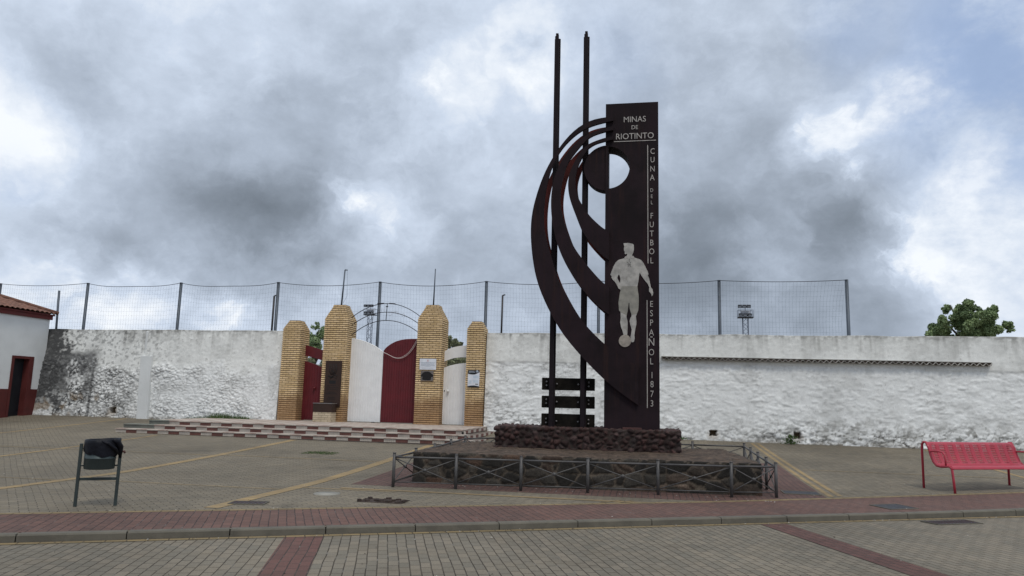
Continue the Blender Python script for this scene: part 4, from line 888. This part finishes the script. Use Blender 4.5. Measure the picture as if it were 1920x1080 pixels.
q = MB(); q.prism([(x0+a*W, z0+b*Hh) for a, b in hd], yt-.002, yt+.002); q.prism([(x0+a*W, z0+b*Hh) for a, b in [(0, 0)]+[(1, 0)]+[(t, .06+.05*math.sin(t*PI)) for t in np.linspace(1, 0, 9)]], yt-.002, yt+.002); q.build('header', 'sign black', o)
q = MB(); q.tube([(x0+.80*W, yt-.006, z0+.925*Hh), (x0+.80*W, yt-.001, z0+.925*Hh)], .045, 14)
for fz_, a, b in ((.945, .1, .58), (.885, .08, .6)):
    x = x0+a*W
    while x < x0+b*W: q.box(x, x+.018, yt-.005, yt-.001, z0+fz_*Hh-.012, z0+fz_*Hh+.012); x += .026
q.build('title_mark', 'sign grey', o)
q = MB()
for a, b, c0_, c1_ in ((.45, .92, .54, .68), (.45, .92, .28, .42), (.1, .34, .22, .42)):
    z = c0_
    while z < c1_: q.box(x0+a*W, x0+b*W, yt, yt+.003, z0+z*Hh, z0+(z+.018)*Hh); z += .034
q.build('text_lines', 'sign blue', o); MB().box(x0+.66*W, x0+.9*W, yt, yt+.003, z0+.165*Hh, z0+.21*Hh).build('logo_mark', 'sign black', o)

# ------------------------------------------------------------------ ball net behind the wall
YN = 24.8; nf = thing('ball_net_fence', 'tall square-mesh net on grey posts standing behind the white wall', 'net fence', (-8, YN, .6))
PX = [-29.1, -25.15, -21.22, -17.25, -13.30, -9.38, -5.50, -1.62, 2.31, 6.24]; ZN = 5.66
for x in PX: q = MB(); q.tube([(x, YN, .5), (x, YN, ZN)], .055, 10); q.build('post', 'post grey', nf)
net = MB(); cab = MB()
def strand(a, b, r=.0017):
    d = (Vector(b)-Vector(a)).normalized(); s = Vector((0, 1, 0)); u_ = d.cross(s)*r
    vs = []; 
    for p in (a, b):
        p = Vector(p); vs += [p+u_, p-u_*.5+s*r*.8, p-u_*.5-s*r*.8]
    net.add(vs, [(0, 1, 4, 3), (1, 2, 5, 4), (2, 0, 3, 5)])
def sag(t): return 4*t*(1-t)
for bi, (xa, xb) in enumerate(zip(PX[:-1], PX[1:])):
    dip = (.10, .10, .10, .12, .14, .16, .12, .10, .06)[bi]
    if bi in (2, 3): dip = .16
    n = 36; mt = 20
    def pt(i, j, xa=xa, xb=xb, dip=dip, bi=bi):
        t = i/n; zz = ZN-.02-dip*sag(t); z = 2.3+(zz-2.3)*j/mt
        x = xa+(xb-xa)*t+.02*math.sin(j*.9+bi)*sag(t)
        if bi == 8: x -= .22*sag(j/mt)*t**3
        if bi in (2, 3): z = 2.3+(zz-2.3)*j/mt-.02*math.sin(t*9)
        return (x, YN-.06-.05*sag(t), z)
    for i in range(n+1):
        for j in range(0, mt, 4): strand(pt(i, j), pt(i, j+4))
    for j in range(mt+1):
        for i in range(0, n, 4): strand(pt(i, j), pt(i+4, j))
    cab.tube([pt(i, mt) for i in range(0, n+1, 2)], .010, 5)
net.build('net', 'net cord', nf); cab.build('top_cable', 'wire iron', nf)

# ------------------------------------------------------------------ floodlight towers
def floodlight(px, pyt, y, label, s=1.):
    b = at(px, 640, y); t = at(px, pyt, y); x = float(t[0]); zt = float(t[2])
    o = thing('floodlight_tower', label, 'floodlight', (x, y, .6)); w_ = .33*s; q = MB(); zb = zt-1.75*s
    for a, c in ((-1, -1), (1, -1), (1, 1), (-1, 1)): q.tube([(x+a*w_, y+c*w_, .5), (x+a*w_, y+c*w_, zb)], .045*s, 5)
    z = .6; k_ = 0
    while z < zb-.5:
        for (a, c), (e, f_) in (((-1, -1), (1, -1)), ((1, -1), (1, 1)), ((1, 1), (-1, 1)), ((-1, 1), (-1, -1))):
            if k_ % 2: a, c, e, f_ = e, f_, a, c
            q.tube([(x+a*w_, y+c*w_, z), (x+e*w_, y+f_*w_, z+.62*s)], .03*s, 4)
        z += .62*s; k_ += 1
    q.build('lattice_mast', 'mast grey', o)
    MB().box(x-.98*s, x+.98*s, y-.5*s, y+.5*s, zb, zb+.12*s).build('platform', 'lamp dark', o)
    q = MB()
    for a, c in ((-.95, -.48), (.95, -.48), (.95, .48), (-.95, .48), (-.62, -.48), (.58, -.48)): q.tube([(x+a*s, y+c*s, zb+.1), (x+a*s, y+c*s, zb+1.02*s)], .03*s, 5)
    for c in (-.48, .48): q.tube([(x-.95*s, y+c*s, zb+1.02*s), (x+.95*s, y+c*s, zb+1.02*s)], .03*s, 5)
    q.build('guard_rail', 'mast grey', o)
    MB().box(x-.6*s, x+.6*s, y-.05, y+.05, zb+.55*s, zb+.98*s).build('gear_panel', 'panel pale', o)
    for row, zz in ((0, zb+.35*s), (1, zt-.28*s)):
        for i in range(3):
            lx = x-.72*s+i*.55*s+(.0 if row else .1); q = MB(); R_ = Matrix.Translation((lx, y-.55*s, zz))@Euler((math.radians(28), 0, (i-1)*.2)).to_matrix().to_4x4()
            q.box(-.25*s, .25*s, -.12*s, .14*s, -.2*s, .2*s, R_, bev=.02); l_ = q.build('lamp', 'lamp dark', o)
            MB().box(-.19*s, .19*s, -.135*s, -.118*s, -.16*s, .10*s, R_).build('lamp_glass', 'lamp glass', l_)
    q = MB(); q.tube([(x, y, zb), (x, y, zt-.1)], .05*s, 6); q.tube([(x-.8*s, y-.35*s, zt-.35*s), (x+.5*s, y-.35*s, zt-.35*s)], .04*s, 5); q.build('lamp_bar', 'mast grey', o)
floodlight(695.5, 571, 110, 'distant floodlight tower framed by the iron arch', .98); floodlight(1397, 571.5, 105, 'distant floodlight tower above the wall, right of the monument', 1.05)

# ------------------------------------------------------------------ trees
def tree(label, clumps, y, leaf_n, leaf_s, m_, dep, name='tree', group=None, cat='tree'):
    cs = [(at(a, b, y), r/FPX*y*(1.22 if y < 50 else 1.06)) for a, b, r in clumps]; cxm = float(np.mean([c[0][0] for c in cs])); zlo = min(c[0][2] for c in cs)
    o = thing(name, label, cat, (cxm, y, .6), group); P = []; Cc = []
    for c, r in cs:
        nsub = max(9, int(20*(r/1.0)**1.3)); oy = random.uniform(-dep, dep)
        for _ in range(nsub):
            d = rng.normal(size=3); d /= np.linalg.norm(d); sc_ = c+np.array([d[0]*r*.70, oy+d[1]*r*.9, d[2]*r*.66])*1.0; sr = r*rng.uniform(.28, .52)
            n = int(leaf_n*sr*sr); dd = rng.normal(size=(n, 3)); dd /= np.linalg.norm(dd, axis=1)[:, None]
            pp = sc_+dd*sr*rng.uniform(.35, 1., (n, 1))**.5; P.append(pp); base = rng.uniform(.15, .75); Cc.append(np.clip(base+rng.uniform(-.25, .3, n), 0, 1))
    P = np.concatenate(P); Cc = np.concatenate(Cc); n = len(P)
    a = rng.normal(size=(n, 3)); a /= np.linalg.norm(a, axis=1)[:, None]; b = np.cross(a, rng.normal(size=(n, 3))); b /= np.linalg.norm(b, axis=1)[:, None]
    s_ = (leaf_s*rng.uniform(.6, 1.3, (n, 1))); V = np.stack([P-a*s_, P+b*s_*.5, P+a*s_, P-b*s_*.5], 1).reshape(-1, 3); F = np.arange(4*n).reshape(n, 4)
    cr = np_mesh('crown', V, F, m_, False, np.repeat(Cc, 4)[:, None]*np.ones((1, 3)), parent=o)
    q = MB(); zt = zlo; R0 = max(.12, .035*(zt))
    q.tube([(cxm, y, .5), (cxm+.1, y, zt*.5+.3), (cxm, y, zt)], [R0*1.3, R0, R0*.8], 8)
    for c, r in cs[::2]: q.tube([(cxm, y, zt*.85), ((cxm+c[0])/2, y+.2, (zt+c[2])/2-.2), (c[0], y, c[2]+r*.3)], [R0*.6, R0*.35, R0*.12], 6)
    q.build('trunk', 'bark', o); return o
tree('large bushy green tree rising above the wall behind the bench', [(1767, 603, 13), (1783, 590, 12), (1781, 575, 10), (1797, 578, 11), (1814, 573, 10), (1822, 585, 10), (1838, 588, 9), (1851, 592, 6), (1826, 600, 16), (1848, 606, 10), (1866, 614, 8), (1874, 622, 6), (1800, 600, 18), (1775, 617, 16), (1845, 618, 16), (1808, 618, 18), (1860, 626, 12), (1790, 636, 18), (1830, 636, 20)], 62, 2300, .09, 'leaves', 2.2)
tree('low dark shrub showing just above the wall, left of the large tree', [(1742, 627, 5), (1750, 625, 6), (1735, 631, 6), (1748, 636, 8)], 60, 2500, .085, 'leaves', 1., 'shrub', cat='shrub')
tree('dark tree between the two left brick piers', [(577, 626, 9), (574, 634, 10), (582, 638, 10), (590, 634, 9), (598, 618, 9), (604, 614, 7), (603, 626, 12), (596, 628, 9), (592, 640, 12), (575, 650, 13), (604, 650, 14), (588, 662, 14), (572, 672, 10), (602, 672, 10)], 45, 3000, .07, 'leaves', 1.6)
tree('olive green tree right of the tall pier with the white notice', [(840, 634, 7), (846, 638, 7), (851, 642, 7), (858, 648, 8), (866, 650, 7),  (838, 650, 9), (856, 655, 8), (845, 665, 12), (832, 676, 12), (862, 676, 12), (848, 684, 12), (872, 668, 10)], 45, 3000, .07, 'leaves olive', 1.6)
tree('small distant tree glimpsed in the dip of the double gate', [(712, 659, 5), (720, 660, 5), (716, 667, 8), (706, 664, 6), (728, 668, 8)], 70, 3000, .11, 'leaves olive', 1.2)
tree('low olive shrub behind the narrow red side gate', [(562, 672, 7), (575, 674, 8), (590, 680, 8), (603, 684, 8), (568, 688, 9), (590, 694, 10)], 34, 4500, .055, 'leaves olive', .6, 'shrub', cat='shrub')
tree('low olive shrub behind the narrow white side gate', [(832, 684, 8), (845, 682, 8), (858, 680, 8), (872, 678, 8), (840, 696, 9), (862, 692, 10)], 34, 4500, .055, 'leaves olive', .6, 'shrub', cat='shrub')
# weeds
def blades(name, x0, x1, y0, y1, n, h, zf, m_='grass blades', lean=.5):
    V = []; C_ = []
    for i in range(n):
        x, y = rng.uniform(x0, x1), rng.uniform(y0, y1); z = zf(x, y); hh = h*rng.uniform(.35, 1)*(.4+.6*math.sin(PI*min(1, max(0, (x-x0)/(x1-x0))))); a = rng.uniform(0, 2*PI); w_ = .006
        dx, dy = rng.uniform(-lean, lean, 2)*hh; V += [(x-w_*math.cos(a), y-w_*math.sin(a), z), (x+w_*math.cos(a), y+w_*math.sin(a), z), (x+dx, y+dy, z+hh)]; C_ += [rng.uniform(0, 1)]*3
    return np_mesh(name, np.array(V), np.arange(len(V)).reshape(-1, 3), m_, False, np.array(C_)[:, None]*np.ones((1, 3)), loc=((x0+x1)/2, (y0+y1)/2, zf((x0+x1)/2, (y0+y1)/2)))
o = blades('wild_grass', -15.5, -13.0, 22.85, 23.2, 1500, .26, lambda x, y: ZP-.02 if x > -14.5 else Gs(x, y)); o['kind'] = 'stuff'; tag(o, 'fringe of wild green grass at the foot of the left white wall', 'grass')
o = blades('paving_weeds', -7.9, -7.1, 16.3, 16.75, 900, .035, Gs); o['kind'] = 'stuff'; tag(o, 'patch of low green weeds between the plaza pavers', 'weeds')
def weed(x, y, n, h, label):
    V = []; C_ = []; z0 = Gs(x, y)
    for i in range(n):
        a = rng.uniform(0, 2*PI); r = abs(rng.normal(0, .09)); z = z0+rng.uniform(.02, h)*(1-r*2); p = np.array([x+r*math.cos(a)*1.4, y+r*math.sin(a)*.6, z]); d = rng.normal(size=3); d /= np.linalg.norm(d); e = np.cross(d, rng.normal(size=3)); e /= np.linalg.norm(e); s_ = rng.uniform(.02, .04)
        V += [p-d*s_, p+e*s_*.5, p+d*s_, p-e*s_*.5]; C_ += [rng.uniform(0, 1)]*4
    tag(np_mesh('weed_plant', np.array(V), np.arange(len(V)).reshape(-1, 4), 'grass blades', False, np.array(C_)[:, None]*np.ones((1, 3)), loc=(x, y, z0)), label, 'weed')
weed(4.1, 23.05, 260, .30, 'small leafy weed at the foot of the wall beside a drain hole')
weed(1.0, 23.1, 60, .10, 'tiny weed at the wall foot just right of the monument plinth')

# ------------------------------------------------------------------ litter bin
BA = math.radians(32); bn = thing('litter_bin', 'green metal litter bin with black bag between two posts', 'bin', (-6.99, 8.71, Gs(-6.99, 8.71)), rz=BA)
W2 = .228
for s_ in (-1, 1):
    MB().box(s_*W2-.019, s_*W2+.019, -.019, .019, -.01, .79 if s_ < 0 else .775, bev=.004).build('post', 'bin green', bn, world=False)
MB().box(-W2+.019, W2-.019, -.015, .015, .325, .36, bev=.003).build('crossbar', 'bin green', bn, world=False)
q = MB(); th = np.linspace(0, 2*PI, 33)[:-1]
def ring(z, r, wob=0, dx=0, dy=0, sq=1.): return [(dx+r*math.cos(t)*(1+wob*math.sin(5*t+z*20)), dy+r*sq*math.sin(t)*(1+wob*math.cos(7*t)), z) for t in th]
def loft(rings, capb=False, capt=False):
    v = [p for r in rings for p in r]; n = len(rings[0]); f = [(i*n+k, i*n+(k+1) % n, (i+1)*n+(k+1) % n, (i+1)*n+k) for i in range(len(rings)-1) for k in range(n)]
    if capb: f.append(tuple(range(n-1, -1, -1)))
    if capt: f.append(tuple(range((len(rings)-1)*n, len(rings)*n)))
    return v, f
v_, f_ = loft([ring(.475, .155), ring(.470, .172), ring(.48, .180), ring(.60, .183), ring(.603, .187), ring(.615, .187), ring(.618, .183), ring(.78, .186), ring(.80, .188)], True); q.add(v_, f_, True)
can = q.build('container', 'bin panel', bn, world=False)
q = MB(); nr = []
for z, r, wb in ((.655, .192, .01), (.69, .195, .015), (.74, .197, .018), (.80, .198, .015), (.835, .196, .012), (.842, .188, .01), (.835, .178, .01), (.76, .170, .03), (.66, .16, .05), (.56, .13, .05)):
    rg = []
    for t in th:
        dz_ = (-.035*math.cos(t+.4)+.01*math.sin(6*t)) if z < .67 and r > .19 else 0
        bul = .028*max(0, math.cos(t-.2))**2 if z > .68 and r > .17 else 0
        rr = r*(1+wb*math.sin(9*t+z*30)+wb*.6*math.sin(17*t+z*11))+bul; rg.append((rr*math.cos(t), rr*math.sin(t), z+dz_+(.018*max(0, math.cos(t-.2)) if r > .17 else 0)))
    nr.append(rg)
v_, f_ = loft(nr, False, True); q.add(v_, f_, True)
q.tube([(.14, -.15, .85), (.19, -.10, .82), (.22, -.05, .75), (.225, -.03, .68), (.235, -.02, .61)], [.022, .040, .045, .032, .012], 9)
q.tube([(.02, -.185, .83), (.10, -.18, .80), (.17, -.13, .73), (.21, -.06, .67)], [.012, .025, .03, .018], 7)
q.build('bin_bag', 'bin bag', can, world=False)
q = MB(); q.tube([(.225, -.02, .66), (.25, -.03, .69), (.275, -.03, .69), (.285, -.03, .665)], [.012, .015, .016, .012], 7); q.build('lock_bracket', 'rail rust', bn, world=False)
q = MB()
for s_ in (-1, 1):
    for z in (.715, .50): q.box(s_*.178-(.035 if s_ > 0 else .0), s_*.178+(.0 if s_ > 0 else .035)+s_*.0, -.012, .012, z, z+.02); q.tube([(s_*.18, 0, z+.01), (s_*W2, 0, z+.01)], .010, 6)
q.build('bracket', 'bin green', bn, world=False)

# ------------------------------------------------------------------ red bench
BE = math.radians(27.2); bo = (4.99, 15.02); bn2 = thing('metal_bench', 'red perforated metal bench by the kerb strip', 'bench', (bo[0], bo[1], Gs(*bo)+.003), rz=BE)
LB = 2.05; zdrop = Gs(5.3, 14.6)-Gs(*bo)
prof = [(0.03, .815), (-.02, .83), (-.06, .822), (-.09, .79), (-.13, .66), (-.18, .53), (-.23, .455), (-.30, .425), (-.42, .432), (-.52, .445), (-.575, .435), (-.60, .405), (-.603, .385)]   # (y towards the sitter, z)
PP = smooth_line(prof, 62)
nx = int(LB/.0125); xs = [i*.0125 for i in range(nx+1)]; grid = []
for j, (y, z) in enumerate(PP):
    for x in xs: grid.append((x, y, z))
fs = []; M_ = nx+1
for j in range(len(PP)-1):
    y, z = PP[j]
    for i in range(nx):
        x = xs[i]; k_ = i % 16; hole = False
        rowh = j % 3 != 0
        if 7 < j < 33 and rowh and .06 < x < LB-.06 and 2 < k_ < 14 and k_ % 2 == 0: hole = True
        if not hole: fs.append((j*M_+i, j*M_+i+1, (j+1)*M_+i+1, (j+1)*M_+i))
q = MB(); q.add(grid, fs, True); st_ = q.build('seat_panel', 'bench red', bn2, world=False)
md_ = st_.modifiers.new('th', 'SOLIDIFY'); md_.thickness = .006; md_.offset = -1
for x in (0.0, LB):
    zc = -zdrop*0
    q = MB(); q.tube([(x, .05, -.01), (x, .045, .70), (x, .035, .79), (x, .0, .83), (x, -.05, .828)]+[(x, y, z-.012) for y, z in PP[12::6]], .021, 10); q.build('end_frame', 'bench red', bn2, world=False)
    q = MB(); q.tube([(x, -.565, .42), (x, -.585, .36), (x, -.60, .20), (x, -.615, zdrop-.01)], .021, 10); q.build('leg', 'bench red', bn2, world=False)
    q = MB(); q.tube([(x, -.125, .665), (x, -.20, .675), (x, -.33, .68), (x, -.41, .665), (x, -.445, .62), (x, -.455, .54), (x, -.46, .44)], .016, 9); q.build('armrest', 'bench red', bn2, world=False)
q = MB()
for i in range(1, 10):
    x = i*.2+.162-.2; q.tube([(x+.0065, y+.004, z-.012) for y, z in PP[8:36:3]], .012, 6)
q.build('ribs', 'bench red', bn2, world=False)

# ------------------------------------------------------------------ covers, litter on the paving
def cover(x, y, a, b, rz, m_, label, road=False, name='drain_cover', nslots=0):
    lev = (lambda p, q_: ZRD) if road else Gs; o = thing(name, label, 'cover', (x, y, lev(x, y))); c_, s_ = math.cos(rz), math.sin(rz)
    def fit(q):
        v = []
        for p in q.v: X_, Y_ = x+p[0]*c_-p[1]*s_, y+p[0]*s_+p[1]*c_; v.append((X_, Y_, lev(X_, Y_)+p[2]))
        q.v = v; return q
    fit(MB().box(-a, a, -b, b, -.02, .012, bev=.002)).build('plate', m_, o)
    q = MB()
    for k_ in (-1, 1): q.box(-a-.02, a+.02, k_*(b+.011)-.009, k_*(b+.011)+.009, -.02, .015); q.box(k_*(a+.011)-.009, k_*(a+.011)+.009, -b, b, -.02, .015)
    fit(q).build('frame', 'kerb concrete', o)
    if nslots:
        q = MB()
        for i in range(nslots): x_ = -a+(i+.5)*2*a/nslots; q.box(x_-.008, x_+.008, -b*.8, b*.8, .010, .0155)
        fit(q).build('grating_bars', 'rail rust', o)
    return o
cover(3.68, 12.50, .24, .20, KA, 'iron cover', 'dark square iron cover in the red sidewalk strip')
cover(4.20, 11.72, .38, .13, KA, 'iron cover', 'dark rectangular iron drain in the road against the kerb', True, nslots=12)
cover(2.55, 13.62, .28, .16, 0, 'iron cover', 'small dark iron cover beside the double yellow line')
cover(-5.35, 9.6, .22, .12, 0.2, 'iron cover', 'dark drain grating near the start of the yellow diagonal line', nslots=8)
q = MB(); z = Gs(-4.8, 10.9); q.tube([(-4.8, 10.9, z-.02), (-4.8, 10.9, z+.012)], .2, 24); tag(q.build('manhole_cover', 'concrete pale', loc=(-4.8, 10.9, z)), 'round pale concrete manhole cover left of the railing', 'cover')
q = MB(); z = Gs(-3.73, 10.5)
for i in range(70):
    x, y = rng.uniform(-4.05, -3.4), rng.uniform(10.28, 10.62); s_ = rng.uniform(.012, .035); q.box(x-s_, x+s_, y-s_*.7, y+s_*.7, z, z+s_*rng.uniform(.5, 1.2), Matrix.Translation((x, y, z))@Euler((0, 0, rng.uniform(0, 3))).to_matrix().to_4x4()@Matrix.Translation((-x, -y, -z)))
q.box(-4.05, -3.4, 10.26, 10.64, z-.01, z+.008)
o = q.build('broken_paving', 'rubble and shade dark', loc=(-3.73, 10.5, z)); o['kind'] = 'stuff'; tag(o, 'broken sunken patch of paving with dark rubble', 'rubble')
lp, ld = MB(), MB()
for i in range(420):
    s_, t_ = rng.uniform(-10, 16), rng.uniform(-4.5, 9); x, y = kxy(s_, t_)
    if i % 3 == 0: t_ = rng.choice([-.06, -.03, -.08, 1.5]); x, y = kxy(s_, t_+rng.uniform(-.02, .02))
    if i % 7 == 0: x, y = rng.uniform(-4, 2), rng.uniform(12.3, 12.6)
    rd = (np.array([x, y])-KO)@KN < 0; z = ZRD+.005 if rd else Gs(x, y)+.013
    if 0 <= (np.array([x, y])-KO)@KN < .14: continue
    r_ = rng.uniform(.004, .014); a = rng.uniform(0, 6); tgt = lp if rng.rand() < .55 else ld
    pts = [(x+r_*math.cos(a+k_*1.3)*rng.uniform(.6, 1.4), y+r_*math.sin(a+k_*1.3)*rng.uniform(.5, 1.6), z+rng.uniform(0, .006)) for k_ in range(5)]
    tgt.add(pts+[(x, y, z+.008)], [(k_, (k_+1) % 5, 5) for k_ in range(5)])
o = lp.build('paving_debris', 'litter pale', kind='stuff'); tag(o, 'scattered pale grit and litter flecks on the paving', 'debris')
o = ld.build('fallen_leaves', 'litter dark', kind='stuff'); tag(o, 'scattered dark fallen leaves on the paving and along the kerb', 'leaves')
